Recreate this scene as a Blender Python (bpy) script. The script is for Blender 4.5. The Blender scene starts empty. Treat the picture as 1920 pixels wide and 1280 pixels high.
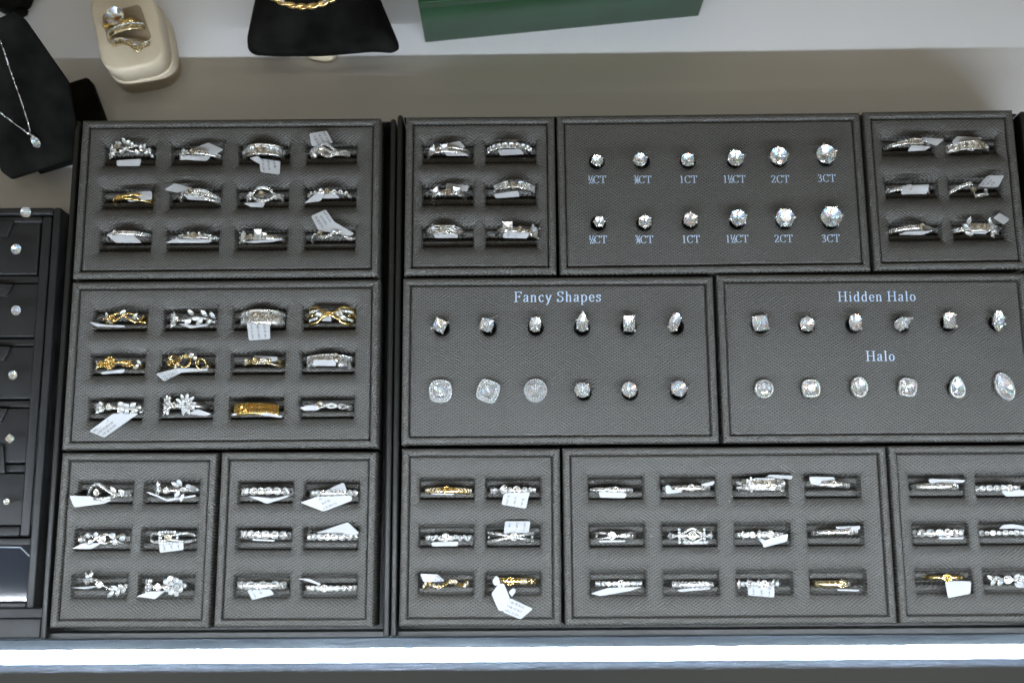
import bpy, math, random
from mathutils import Vector, Matrix
PI = math.pi
MM = 0.001
scene = bpy.context.scene
col = scene.collection

# ------------------------------------------------------------------ camera
FPX, CAMH, TILT, ROLL = 2150.0, 516.0, math.radians(10.7), math.radians(-0.35)
_fw = Vector((0, math.sin(TILT), -math.cos(TILT)))
_u0 = Vector((0, math.cos(TILT), math.sin(TILT)))
_r0 = Vector((1, 0, 0))
_rt = math.cos(ROLL) * _r0 + math.sin(ROLL) * _u0
_up = -math.sin(ROLL) * _r0 + math.cos(ROLL) * _u0
cd = bpy.data.cameras.new('camera')
cam = bpy.data.objects.new('camera', cd)
col.objects.link(cam)
cam.matrix_world = Matrix((( _rt.x, _up.x, -_fw.x, 0), (_rt.y, _up.y, -_fw.y, 0), (_rt.z, _up.z, -_fw.z, CAMH * MM), (0, 0, 0, 1)))
cd.sensor_width = 36.0
cd.lens = FPX / 1920 * 36.0
cd.clip_start, cd.clip_end = 0.01, 20.0
cd.dof.use_dof = True
cd.dof.focus_distance = 0.528
cd.dof.aperture_fstop = 4.8
scene.camera = cam

def at(px, py, z=0.0):
    """where the sight line through a photograph pixel meets the level z (mm)"""
    d = _fw * FPX + _rt * (px - 960) + _up * (640 - py)
    k = (z - CAMH) / d.z
    return Vector((d.x * k, d.y * k, z))

# ------------------------------------------------------------------ world: a dim shop with ceiling lamps
w = bpy.data.worlds.new('World'); scene.world = w; w.use_nodes = True
nt = w.node_tree; nt.nodes.clear()
def N(t, **k):
    n = nt.nodes.new(t)
    for a, b in k.items(): setattr(n, a, b)
    return n
def L(a, b): nt.links.new(a, b)
def M(op, a, b=None, c=None, clamp=False):
    n = nt.nodes.new('ShaderNodeMath'); n.operation = op; n.use_clamp = clamp
    for i, v in enumerate((a, b, c)):
        if v is None: continue
        if isinstance(v, (int, float)): n.inputs[i].default_value = v
        else: nt.links.new(v, n.inputs[i])
    return n.outputs[0]
tc = N('ShaderNodeTexCoord'); sx = N('ShaderNodeSeparateXYZ'); L(tc.outputs['Generated'], sx.inputs[0])
zc = M('MAXIMUM', sx.outputs[2], 0.03)
u = M('DIVIDE', sx.outputs[0], zc); v = M('DIVIDE', sx.outputs[1], zc)
def panel(cv, period, half, off):
    q = M('ABSOLUTE', M('SUBTRACT', M('FRACT', M('ADD', M('DIVIDE', cv, period), off)), 0.5))
    return M('LESS_THAN', q, half)
pn = M('MULTIPLY', panel(u, 0.62, 0.085, 0.0), panel(v, 0.56, 0.085, 0.02))
pn = M('MULTIPLY', pn, M('GREATER_THAN', sx.outputs[2], 0.22))
base = M('ADD', 0.05, M('MULTIPLY', M('MAXIMUM', sx.outputs[2], 0.0), 0.05))
tot = M('ADD', base, M('MULTIPLY', pn, 4.6))
mixc = N('ShaderNodeMix', data_type='RGBA'); L(pn, mixc.inputs[0])
mixc.inputs[6].default_value = (1.0, 0.91, 0.71, 1); mixc.inputs[7].default_value = (1.0, 0.92, 0.74, 1)
bg = N('ShaderNodeBackground'); L(mixc.outputs[2], bg.inputs[0]); L(tot, bg.inputs[1])
wo = N('ShaderNodeOutputWorld'); L(bg.outputs[0], wo.inputs[0])

vs = scene.view_settings
vs.view_transform = 'Standard'; vs.look = 'None'; vs.exposure = 0.0; vs.gamma = 1.0; vs.use_curve_mapping = False
cy = scene.cycles
cy.use_denoising = True
cy.max_bounces = 10; cy.transmission_bounces = 8; cy.glossy_bounces = 5; cy.diffuse_bounces = 3
cy.transparent_max_bounces = 6
cy.caustics_reflective = False; cy.caustics_refractive = False
cy.sample_clamp_indirect = 30.0
cy.blur_glossy = 0.3
LED_STRENGTH = 300.0
LED_Y, LED_Z = -29.5, 145.0
DECK = -28.0

# ------------------------------------------------------------------ materials
MATS = {}
def new_mat(name):
    global nt
    m = bpy.data.materials.new(name); m.use_nodes = True
    nt = m.node_tree; nt.nodes.clear()
    MATS[name] = m
    return m
def out(sock, disp=None):
    o = nt.nodes.new('ShaderNodeOutputMaterial'); L(sock, o.inputs[0])
def pbsdf(color=(.5, .5, .5), rough=.5, metal=0.0, spec=.5, coat=0.0, sheen=0.0):
    p = nt.nodes.new('ShaderNodeBsdfPrincipled')
    p.inputs['Base Color'].default_value = (*color, 1); p.inputs['Roughness'].default_value = rough
    p.inputs['Metallic'].default_value = metal; p.inputs['Specular IOR Level'].default_value = spec
    p.inputs['Coat Weight'].default_value = coat; p.inputs['Sheen Weight'].default_value = sheen
    return p
def noise(scale, detail=3, vec=None, rough=.5):
    n = N('ShaderNodeTexNoise'); n.inputs['Scale'].default_value = scale; n.inputs['Detail'].default_value = detail
    n.inputs['Roughness'].default_value = rough
    if vec is None:
        t = N('ShaderNodeTexCoord'); vec = t.outputs['Object']
    L(vec, n.inputs['Vector'])
    return n.outputs['Fac']
def bump(p, h, strength, dist):
    b = N('ShaderNodeBump'); b.inputs['Strength'].default_value = strength; b.inputs['Distance'].default_value = dist
    L(h, b.inputs['Height']); L(b.outputs[0], p.inputs['Normal'])
def ramp_mix(fac, a, b, p, inp='Base Color', lo=0.35, hi=0.65):
    mr = N('ShaderNodeMapRange'); L(fac, mr.inputs[0]); mr.inputs[1].default_value = lo; mr.inputs[2].default_value = hi
    m = N('ShaderNodeMix', data_type='RGBA'); L(mr.outputs[0], m.inputs[0])
    m.inputs[6].default_value = (*a, 1); m.inputs[7].default_value = (*b, 1); L(m.outputs[2], p.inputs[inp])

def leather(name, ca, cb, bumpd=0.00016, rough=.5, ang=34):
    new_mat(name)
    p = pbsdf((.05, .05, .05), rough, spec=.7)
    t = N('ShaderNodeTexCoord')
    s = N('ShaderNodeSeparateXYZ'); L(t.outputs['Object'], s.inputs[0])
    nz = M('SUBTRACT', noise(330, 3, t.outputs['Object']), 0.5)
    hs = []
    for sg in (1, -1):
        c_, s_ = math.cos(math.radians(ang)), math.sin(math.radians(ang)) * sg
        acr = M('ADD', M('MULTIPLY', s.outputs[0], s_), M('MULTIPLY', s.outputs[1], c_))      # across the ridges
        acr = M('ADD', acr, M('MULTIPLY', nz, 0.0011))
        k = 2 * PI / 0.00118
        hs.append(M('SINE', M('MULTIPLY', acr, k)))
    n2 = noise(420, 2, t.outputs['Object'])
    sel = M('GREATER_THAN', n2, 0.5)
    n3 = N('ShaderNodeMapRange'); L(noise(110, 2, t.outputs['Object']), n3.inputs[0]); n3.inputs[1].default_value = .38; n3.inputs[2].default_value = .62
    n3.inputs[3].default_value = .42; n3.inputs[4].default_value = 1.0
    h1 = M('MAXIMUM', M('MULTIPLY', hs[0], n3.outputs[0]), M('MULTIPLY', hs[1], M('SUBTRACT', 1.42, n3.outputs[0])))
    h2 = M('MULTIPLY', h1, M('ADD', 0.55, M('MULTIPLY', n2, 0.9)))
    ramp_mix(h2, ca, cb, p, lo=0.0, hi=1.0)  # ridges paler than furrows: the hatch glints are put into the colour
    mc = p.inputs['Base Color'].links[0].from_socket
    lint = N('ShaderNodeMapRange'); L(noise(900, 1, t.outputs['Object']), lint.inputs[0]); lint.inputs[1].default_value = .80; lint.inputs[2].default_value = .84
    lm = N('ShaderNodeMix', data_type='RGBA'); L(lint.outputs[0], lm.inputs[0]); L(mc, lm.inputs[6]); lm.inputs[7].default_value = (.35, .35, .34, 1)
    L(lm.outputs[2], p.inputs['Base Color'])
    rv = N('ShaderNodeMapRange'); L(noise(28, 4, t.outputs['Object']), rv.inputs[0]); rv.inputs[1].default_value = .3; rv.inputs[2].default_value = .7
    rv.inputs[3].default_value = rough - .09; rv.inputs[4].default_value = rough + .09; L(rv.outputs[0], p.inputs['Roughness'])
    bump(p, h2, 1.0, bumpd)
    out(p.outputs[0])
leather('tray_leather', (.031, .0298, .0265), (.142, .137, .125))
leather('rim_leather', (.034, .0325, .029), (.142, .137, .124))
new_mat('black_board'); p = pbsdf((.012, .012, .011), .45); bump(p, noise(900, 3), .25, .0002); out(p.outputs[0])
new_mat('black_card'); p = pbsdf((.020, .0205, .022), .5, spec=.45); bump(p, noise(1500, 3), .3, .0001)
ramp_mix(noise(60, 4), (.013, .0133, .014), (.019, .0193, .020), p); out(p.outputs[0])
new_mat('velvet_black'); p = pbsdf((.006, .006, .005), .95, spec=.08); bump(p, noise(1800, 2), .5, .0002)
ramp_mix(noise(55, 6), (.004, .004, .0035), (.014, .014, .0125), p); out(p.outputs[0])
new_mat('socket_black'); p = pbsdf((.004, .004, .004), .7, spec=.2); out(p.outputs[0])
new_mat('deck_white'); p = pbsdf((.74, .74, .75), .38, spec=.45)
ramp_mix(noise(9, 4), (.84, .85, .88), (.88, .89, .92), p); out(p.outputs[0])
new_mat('cream_leather'); p = pbsdf((.66, .58, .45), .5); bump(p, noise(1300, 3), .3, .0002)
ramp_mix(noise(70, 4), (.68, .585, .43), (.74, .645, .49), p); out(p.outputs[0])
new_mat('cream_suede'); p = pbsdf((.40, .32, .22), .9, spec=.2); bump(p, noise(900, 3), .4, .0003); out(p.outputs[0])
new_mat('green_board'); p = pbsdf((.016, .062, .026), .42, spec=.5)
ramp_mix(noise(40, 4), (.014, .055, .022), (.020, .074, .031), p); bump(p, noise(900, 2), .15, .0001); out(p.outputs[0])
new_mat('acrylic'); p = pbsdf((.022, .027, .036), .07, spec=.7, coat=.4); bump(p, noise(35, 2), .02, .0004); out(p.outputs[0])
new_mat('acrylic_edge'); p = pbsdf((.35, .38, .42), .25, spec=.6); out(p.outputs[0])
new_mat('glare_blue'); p = pbsdf((.135, .165, .23), .24, spec=.8)
ramp_mix(noise(12, 3), (.060, .078, .115), (.080, .102, .148), p); out(p.outputs[0])  # blue tint stands in for the haze beside the light strip
new_mat('rail_metal'); p = pbsdf((.25, .26, .27), .5, metal=.3)
ramp_mix(noise(7, 3), (.27, .32, .40), (.35, .40, .48), p); out(p.outputs[0])
new_mat('diffuser_lip'); p = pbsdf((.30, .34, .40), .6); out(p.outputs[0])
def metal(name, c, rough):
    new_mat(name); p = pbsdf(c, rough, metal=1.0)
    m = N('ShaderNodeMapRange'); L(noise(500, 3), m.inputs[0]); m.inputs[3].default_value = rough * .7; m.inputs[4].default_value = rough * 1.5
    L(m.outputs[0], p.inputs['Roughness']); bump(p, noise(700, 2), .12, .0002); out(p.outputs[0])
metal('white_gold', (.88, .86, .83), .25)
metal('yellow_gold', (.93, .70, .28), .16)
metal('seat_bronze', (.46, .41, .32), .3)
metal('pale_gold', (.86, .74, .46), .18)
metal('bright_gold', (.95, .70, .32), .20)
def gem(name, rough, crown_gloss, clear, body):
    """a cut stone: clear crown over mirror-bright pavilion facets (total reflection), the colours split a little as they are in diamond"""
    new_mat(name + '_crown')
    gl = N('ShaderNodeBsdfGlossy'); gl.inputs['Color'].default_value = (.96, .98, 1, 1); gl.inputs['Roughness'].default_value = .06
    tr = N('ShaderNodeBsdfTransparent'); tr.inputs['Color'].default_value = (clear, clear, clear, 1)
    mx = N('ShaderNodeMixShader'); mx.inputs[0].default_value = crown_gloss
    L(tr.outputs[0], mx.inputs[1]); L(gl.outputs[0], mx.inputs[2]); out(mx.outputs[0])
    new_mat(name + '_pavilion')
    ge = N('ShaderNodeNewGeometry'); acc = None
    for c, d in (((.93, .02, .02), .022), ((.02, .95, .02), 0.0), ((.02, .03, .97), -.022)):
        a = N('ShaderNodeVectorMath', operation='ADD'); L(ge.outputs['Normal'], a.inputs[0]); a.inputs[1].default_value = (d, d * .7, 0)
        nn = N('ShaderNodeVectorMath', operation='NORMALIZE'); L(a.outputs[0], nn.inputs[0])
        g = N('ShaderNodeBsdfGlossy'); g.inputs['Color'].default_value = (*c, 1); g.inputs['Roughness'].default_value = rough
        L(nn.outputs[0], g.inputs['Normal'])
        if acc is None: acc = g.outputs[0]
        else:
            b = N('ShaderNodeAddShader'); L(acc, b.inputs[0]); L(g.outputs[0], b.inputs[1]); acc = b.outputs[0]
    df = N('ShaderNodeBsdfDiffuse'); df.inputs['Color'].default_value = (.86, .88, .92, 1)
    mx = N('ShaderNodeMixShader'); mx.inputs[0].default_value = body
    L(acc, mx.inputs[1]); L(df.outputs[0], mx.inputs[2]); out(mx.outputs[0])
gem('diamond', .19, .12, .98, .24)
gem('small_diamond', .31, .12, .98, .30)
new_mat('dusty_glass')
df = N('ShaderNodeBsdfDiffuse'); df.inputs[0].default_value = (.50, .58, .72, 1)
tl = N('ShaderNodeBsdfTranslucent'); tl.inputs[0].default_value = (.50, .58, .72, 1)
a1 = N('ShaderNodeMixShader'); a1.inputs[0].default_value = .4; L(df.outputs[0], a1.inputs[1]); L(tl.outputs[0], a1.inputs[2])
gl = N('ShaderNodeBsdfGlossy'); gl.inputs['Roughness'].default_value = .1
a2 = N('ShaderNodeMixShader'); a2.inputs[0].default_value = .12; L(a1.outputs[0], a2.inputs[1]); L(gl.outputs[0], a2.inputs[2])
tr = N('ShaderNodeBsdfTransparent'); tr.inputs[0].default_value = (.93, .96, .97, 1)
dm = N('ShaderNodeMapRange'); L(noise(16, 5), dm.inputs[0]); dm.inputs[1].default_value = .35; dm.inputs[2].default_value = .7; dm.inputs[3].default_value = .12; dm.inputs[4].default_value = .34
a3 = N('ShaderNodeMixShader'); L(dm.outputs[0], a3.inputs[0]); L(tr.outputs[0], a3.inputs[1]); L(a2.outputs[0], a3.inputs[2]); out(a3.outputs[0])
new_mat('paper'); p = pbsdf((.50, .51, .525), .55, spec=.25); bump(p, noise(400, 2), .1, .0002); out(p.outputs[0])
new_mat('ink'); p = pbsdf((.03, .03, .04), .6); out(p.outputs[0])
new_mat('print_blue'); p = pbsdf((.50, .635, .83), .5); out(p.outputs[0])
new_mat('led_light'); e = N('ShaderNodeEmission'); e.inputs[0].default_value = (.83, .915, 1.0, 1); e.inputs[1].default_value = LED_STRENGTH; out(e.outputs[0])

# ------------------------------------------------------------------ mesh helpers (millimetres in, metres out)
class MB:
    def __init__(s): s.v = []; s.f = []; s.m = []; s.sm = []
    def add(s, vs, fs, m=0, smooth=True):
        o = len(s.v); s.v += [tuple(v) for v in vs]
        for f in fs: s.f.append([i + o for i in f]); s.m.append(m); s.sm.append(smooth)
    def mesh(s, name, mats):
        me = bpy.data.meshes.new(name)
        me.from_pydata([(a * MM, b * MM, c * MM) for a, b, c in s.v], [], s.f)
        me.polygons.foreach_set('material_index', s.m)
        me.polygons.foreach_set('use_smooth', s.sm)
        for m in mats: me.materials.append(MATS[m])
        me.update()
        return me
    def build(s, name, mats, parent=None, loc=None, rz=0.0):
        if isinstance(mats, str): mats = [mats]
        return link(name, s.mesh(name, mats), parent, loc, rz)
    # shapes
    def box(s, x0, x1, y0, y1, z0, z1, m=0, bev=0.0):
        if bev <= 0:
            vs = [(x, y, z) for z in (z0, z1) for y in (y0, y1) for x in (x0, x1)]
            s.add(vs, [(0, 2, 3, 1), (4, 5, 7, 6), (0, 1, 5, 4), (2, 6, 7, 3), (0, 4, 6, 2), (1, 3, 7, 5)], m, False)
        else:
            s.prism(rounded_rect((x0 + x1) / 2, (y0 + y1) / 2, (x1 - x0) / 2, (y1 - y0) / 2, bev * 1.3, 3), z0, z1, m, bev)
    def prism(s, pts, z0, z1, m=0, bev=0.0, zf=None):
        """outline raised from z0 to z1 with a rounded top edge; zf(x,y) adds a slope"""
        n = len(pts)
        rings = [(0, z0), (0, z1 - bev)]
        if bev > 0:
            for k in (1, 2, 3):
                a = k / 3 * PI / 2
                rings.append((bev * (1 - math.cos(a)), z1 - bev + bev * math.sin(a)))
        else: rings = [(0, z0), (0, z1)]
        vs = []
        for ins, z in rings:
            for q in inset(pts, ins):
                vs.append((q[0], q[1], z + (zf(q[0], q[1]) if zf else 0)))
        fs = []
        for r in range(len(rings) - 1):
            for i in range(n):
                j = (i + 1) % n
                fs.append((r * n + i, r * n + j, (r + 1) * n + j, (r + 1) * n + i))
        s.add(vs, fs, m, bev > 0)
        top = [(len(rings) - 1) * n + i for i in range(n)]
        o = len(s.v) - len(vs)
        s.f.append([i + o for i in top]); s.m.append(m); s.sm.append(bev > 0)
        s.f.append([i + o for i in reversed(range(n))]); s.m.append(m); s.sm.append(False)
    def lathe(s, c, prof, n=20, m=0, axis=None, smooth=True):
        """profile of (radius, height) turned round the axis at c"""
        X, Y, Z = frame_of(axis) if axis is not None else (Vector((1, 0, 0)), Vector((0, 1, 0)), Vector((0, 0, 1)))
        c = Vector(c); vs = []
        for r, h in prof:
            for i in range(n):
                a = 2 * PI * i / n
                vs.append(c + X * (r * math.cos(a)) + Y * (r * math.sin(a)) + Z * h)
        fs = []
        for k in range(len(prof) - 1):
            for i in range(n):
                j = (i + 1) % n
                fs.append((k * n + i, k * n + j, (k + 1) * n + j, (k + 1) * n + i))
        s.add(vs, fs, m, smooth)
    def ball(s, c, r, m=0, n=6):
        s.lathe(c, [(r * math.sin(a), -r * math.cos(a)) for a in [PI * k / 4 for k in range(5)]], n, m)
    def tube(s, pts, r, n=8, m=0, closed=False, rf=None):
        pts = [Vector(p) for p in pts]; vs = []; K = len(pts)
        for k, p in enumerate(pts):
            a = pts[(k - 1) % K] if (closed or k > 0) else pts[k]
            b = pts[(k + 1) % K] if (closed or k < K - 1) else pts[k]
            t = (b - a).normalized()
            up = Vector((0, 0, 1)) if abs(t.z) < .9 else Vector((0, 1, 0))
            x = t.cross(up).normalized(); y = x.cross(t).normalized()
            rr = r if rf is None else rf(k / max(1, K - 1))
            for i in range(n):
                q = 2 * PI * i / n
                vs.append(p + x * rr * math.cos(q) + y * rr * math.sin(q))
        fs = []
        for k in range(K if closed else K - 1):
            k2 = (k + 1) % K
            for i in range(n):
                j = (i + 1) % n
                fs.append((k * n + i, k * n + j, k2 * n + j, k2 * n + i))
        if not closed:
            fs.append(list(range(n))[::-1]); fs.append([(K - 1) * n + i for i in range(n)])
        s.add(vs, fs, m, True)
def frame_of(axis):
    Z = Vector(axis).normalized()
    h = Vector((0, 1, 0)) if abs(Z.y) < .9 else Vector((1, 0, 0))
    X = h.cross(Z).normalized(); Y = Z.cross(X).normalized()
    return X, Y, Z
def rounded_rect(cx, cy, hx, hy, r, n=4):
    r = min(r, hx * .999, hy * .999)
    p = []
    for sx_, sy_, a0 in ((1, 1, 0), (-1, 1, 90), (-1, -1, 180), (1, -1, 270)):
        for k in range(n + 1):
            a = math.radians(a0 + 90 * k / n)
            p.append((cx + sx_ * (hx - r) + r * math.cos(a), cy + sy_ * (hy - r) + r * math.sin(a)))
    return p
def area2(p): return sum(p[i][0] * p[(i + 1) % len(p)][1] - p[(i + 1) % len(p)][0] * p[i][1] for i in range(len(p)))
def ccw(p): return list(p) if area2(p) > 0 else list(p)[::-1]
def inset(p, d):
    if d == 0: return [tuple(q[:2]) for q in p]
    o = []; n = len(p)
    for i in range(n):
        a, b, c = p[i - 1], p[i], p[(i + 1) % n]
        e1 = Vector((b[0] - a[0], b[1] - a[1])); e2 = Vector((c[0] - b[0], c[1] - b[1]))
        n1 = Vector((-e1.y, e1.x)); n2 = Vector((-e2.y, e2.x))
        if n1.length > 1e-9: n1.normalize()
        if n2.length > 1e-9: n2.normalize()
        q = n1 + n2
        q = q / max(.35, q.length * q.length / 2) if q.length > 1e-6 else n1
        o.append((b[0] + q.x * d, b[1] + q.y * d))
    return o
def round_poly(p, r, n=3):
    o = []; K = len(p)
    for i in range(K):
        a, b, c = Vector(p[i - 1][:2]), Vector(p[i][:2]), Vector(p[(i + 1) % K][:2])
        rr = min(r, (a - b).length * .45, (c - b).length * .45)
        A = b + (a - b).normalized() * rr; C = b + (c - b).normalized() * rr
        for k in range(n + 1):
            t = k / n
            q = A * (1 - t) ** 2 + b * 2 * t * (1 - t) + C * t * t
            o.append((q.x, q.y))
    return o
def link(name, data, parent=None, loc=None, rz=0.0):
    o = bpy.data.objects.new(name, data); col.objects.link(o)
    if parent is not None: o.parent = parent
    if loc is not None: o.location = [c * MM for c in loc]
    if rz: o.rotation_euler = (0, 0, rz)
    return o
def tag(o, label, cat, group=None):
    o['label'] = label; o['category'] = cat
    if group: o['group'] = group
    n = len(label.replace('-', '').split())
    if not 4 <= n <= 16: print('LABEL LENGTH', n, label)
    return o
def thing(name, label, cat, loc, group=None, rz=0.0):
    return tag(link(name, None, None, loc, rz), label, cat, group)
def structure(o): o['kind'] = 'structure'; return o
# ------------------------------------------------------------------ the setting
d = MB(); d.box(-700, 700, -75, 900, DECK - 10, DECK); structure(d.build('deck', 'deck_white'))
d = MB(); d.box(-420, 420, -300, -60, -205, -200); structure(d.build('floor', 'rail_metal'))
# light strip along the front top edge
t = thing('light_strip', 'long bright white light strip running along the front edge of the case', 'light strip', (0, LED_Y, LED_Z))
m = MB(); m.prism(rounded_rect(0, 0, .95, .95, .93, 6), -430, 430)
tube = link('lamp_tube', m.mesh('lamp_tube', ['led_light']), t)
tube.matrix_parent_inverse = Matrix.Identity(4); tube.rotation_euler = (0, PI / 2, 0)
m = MB(); pr = [(-32.9, 149.0), (-37.0, 139), (-60, 139), (-60, 149.0)]; n = len(pr)
m.add([(x, y, z) for x in (-430, 430) for y, z in pr], [(i, (i + 1) % n, n + (i + 1) % n, n + i) for i in range(n)] + [list(range(n))[::-1], list(range(n, 2 * n))], 0, False)
tag(m.build('counter_rail', 'rail_metal'), 'dark grey metal rail in front of the light strip', 'rail')
m = MB(); pr = [(-35.0, DECK + .05), (-35.0, -20.6), (-35.2, -20.2)]  # added ledge, stands in for the glare between trays and strip
for k in range(1, 15):
    y = -35.2 - k * 1.4; pr.append((y, -20.2 + .0095 * max(0, k * 1.4 - 1.6) ** 2))  # concave slope shaped to mirror the strip as a soft glow
pr.append((-54.8, DECK + .05)); n = len(pr)
m.add([(x, y, z) for x in (-430, 430) for y, z in pr], [(i, (i + 1) % n, n + (i + 1) % n, n + i) for i in range(n)] + [list(range(n)), list(range(n, 2 * n))[::-1]], 0, False)
tag(m.build('glare_ledge', 'glare_blue'), 'added blue grey ledge standing in for glare beside the light strip', 'ledge')

m = MB(); m.box(-430, 430, -34.75, -34.15, DECK + .05, 138.5)
tag(m.build('front_glass', 'dusty_glass'), 'dusty upright front glass pane glowing just under the light strip', 'glass pane')

# black carrier boards under the trays
def carrier(x0, x1, y0, y1, label):
    t = thing('tray_carrier', label, 'tray carrier', ((x0 + x1) / 2, (y0 + y1) / 2, DECK), 'black carriers that hold the trays')
    hx, hy = (x1 - x0) / 2, (y1 - y0) / 2
    m = MB(); m.box(-hx, hx, -hy, hy, 0.05, 2.4, bev=.5); m.build('board', 'black_board', t)
    for q in ((-hx, -hx + 2.6, -hy, hy), (hx - 2.6, hx, -hy, hy)):
        m = MB(); m.box(*q, 2.4, 24.6, bev=.9); m.build('side_lip', 'black_board', t)
    for q in ((-hx + 2.62, hx - 2.62, -hy, -hy + 2.6), (-hx + 2.62, hx - 2.62, hy - .6, hy)):
        m = MB(); m.box(*q, 2.4, 21.0, bev=.25); m.build('end_lip', 'black_board', t)
carrier(-208.5, -54.9, -33.9, 206.9, 'black carrier board holding the four trays of the left column')
carrier(-54.2, 246.6, -33.9, 208.9, 'black carrier board holding the trays right of the centre gap')

# ------------------------------------------------------------------ trays
ZM = {'A': (3.097, 120, 200), 'B': (3.0, 100, 510), 'C': (2.909, 80, 830), 'D': (2.909, 80, 830), 'E': (4.0, 740, 200), 'F': (3.2, 1040, 200),
      'G': (3.766, 1600, 190), 'H': (3.097, 740, 510), 'I': (3.254, 1330, 500), 'J': (3.368, 730, 820), 'K': (3.0, 1040, 820), 'L': (3.368, 1640, 820)}
def Z(tr, x, y, z=0.0):
    s, ox, oy = ZM[tr]
    return at(ox + x / s, oy + y / s, z)
PAD = -1.3
TH = 25.0
TR = {  # centre x, y, half width, half height, turn (deg), columns, label
 'A': (-132.7, 167.3, 71.2, 38.9, 0.1, 4, 'dark grey leather tray of twelve mostly white gold rings at the upper left'),
 'B': (-132.2, 88.3, 71.4, 39.1, 0.1, 4, 'dark grey leather ring tray with the most yellow gold rings, left column'),
 'C': (-168.2, 9.4, 35.2, 38.6, -.4, 2, 'six-slot leather ring tray in the bottom left corner of the display'),
 'D': (-96.3, 9.3, 35.2, 38.6, -.3, 2, 'six-slot leather tray of diamond bands just left of the black centre gap'),
 'E': (-14.5, 167.9, 35.6, 38.8, 0.0, 2, 'six-slot leather ring tray standing left of the tray marked in CT'),
 'F': (94.3, 168.3, 72.4, 39.0, 0.35, 6, 'leather tray of round stones above printed CT carat marks'),
 'G': (203.8, 169.3, 35.8, 39.0, 0.45, 2, 'six-slot leather ring tray standing right of the tray marked in CT'),
 'H': (21.5, 89.2, 72.0, 38.8, 0.0, 6, 'leather tray of stones printed with the heading Fancy Shapes'),
 'I': (166.6, 89.6, 71.9, 39.2, 0.0, 6, 'leather tray of stones printed Hidden Halo and Halo'),
 'J': (-14.5, 9.8, 35.8, 39.2, -.3, 2, 'six-slot leather ring tray directly below the Fancy Shapes tray'),
 'K': (95.2, 9.8, 73.0, 39.2, 0.0, 4, 'twelve-slot leather ring tray at the bottom between two six-slot trays'),
 'L': (205.2, 9.9, 36.2, 39.2, 0.0, 2, 'leather ring tray cut off by the bottom right edge of the view')}
SLOTX = {  # zoomed slot edges of the rows: first slot left/right, last slot left/right, then top/bottom
 'A': ((228, 525, 1405, 1700, 212, 325), (215, 512, 1395, 1695, 460, 580), (197, 497, 1387, 1687, 710, 825)),
 'B': ((228, 522, 1400, 1698, 200, 322), (205, 510, 1395, 1693, 450, 572), (193, 492, 1382, 1688, 700, 825)),
 'C': ((190, 487, 550, 847, 208, 330), (170, 468, 535, 832, 462, 587), (150, 455, 515, 825, 718, 850)),
 'D': ((1065, 1362, 1425, 1722, 205, 328), (1052, 1352, 1418, 1716, 460, 582), (1038, 1342, 1410, 1712, 718, 845)),
 'E': ((205, 595, 680, 1060, 262, 412), (205, 592, 680, 1065, 575, 727), (203, 592, 682, 1070, 888, 1040)),
 'G': ((212, 585, 660, 1030, 245, 365), (230, 605, 690, 1055, 542, 670), (255, 630, 712, 1085, 848, 968)),
 'J': ((190, 532, 612, 952, 250, 388), (186, 535, 608, 955, 550, 692), (182, 535, 608, 962, 850, 995)),
 'K': ((192, 500, 1412, 1725, 210, 342), (197, 508, 1430, 1742, 478, 612), (203, 513, 1445, 1760, 748, 885)),
 'L': ((222, 578, 648, 1000, 230, 375), (245, 605, 676, 1034, 530, 680), (275, 630, 706, 1060, 828, 985))}
TRAY = {}; SLOT = {}
def sstep(a, b, x):
    t = min(1, max(0, (x - a) / (b - a))); return t * t * (3 - 2 * t)
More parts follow.
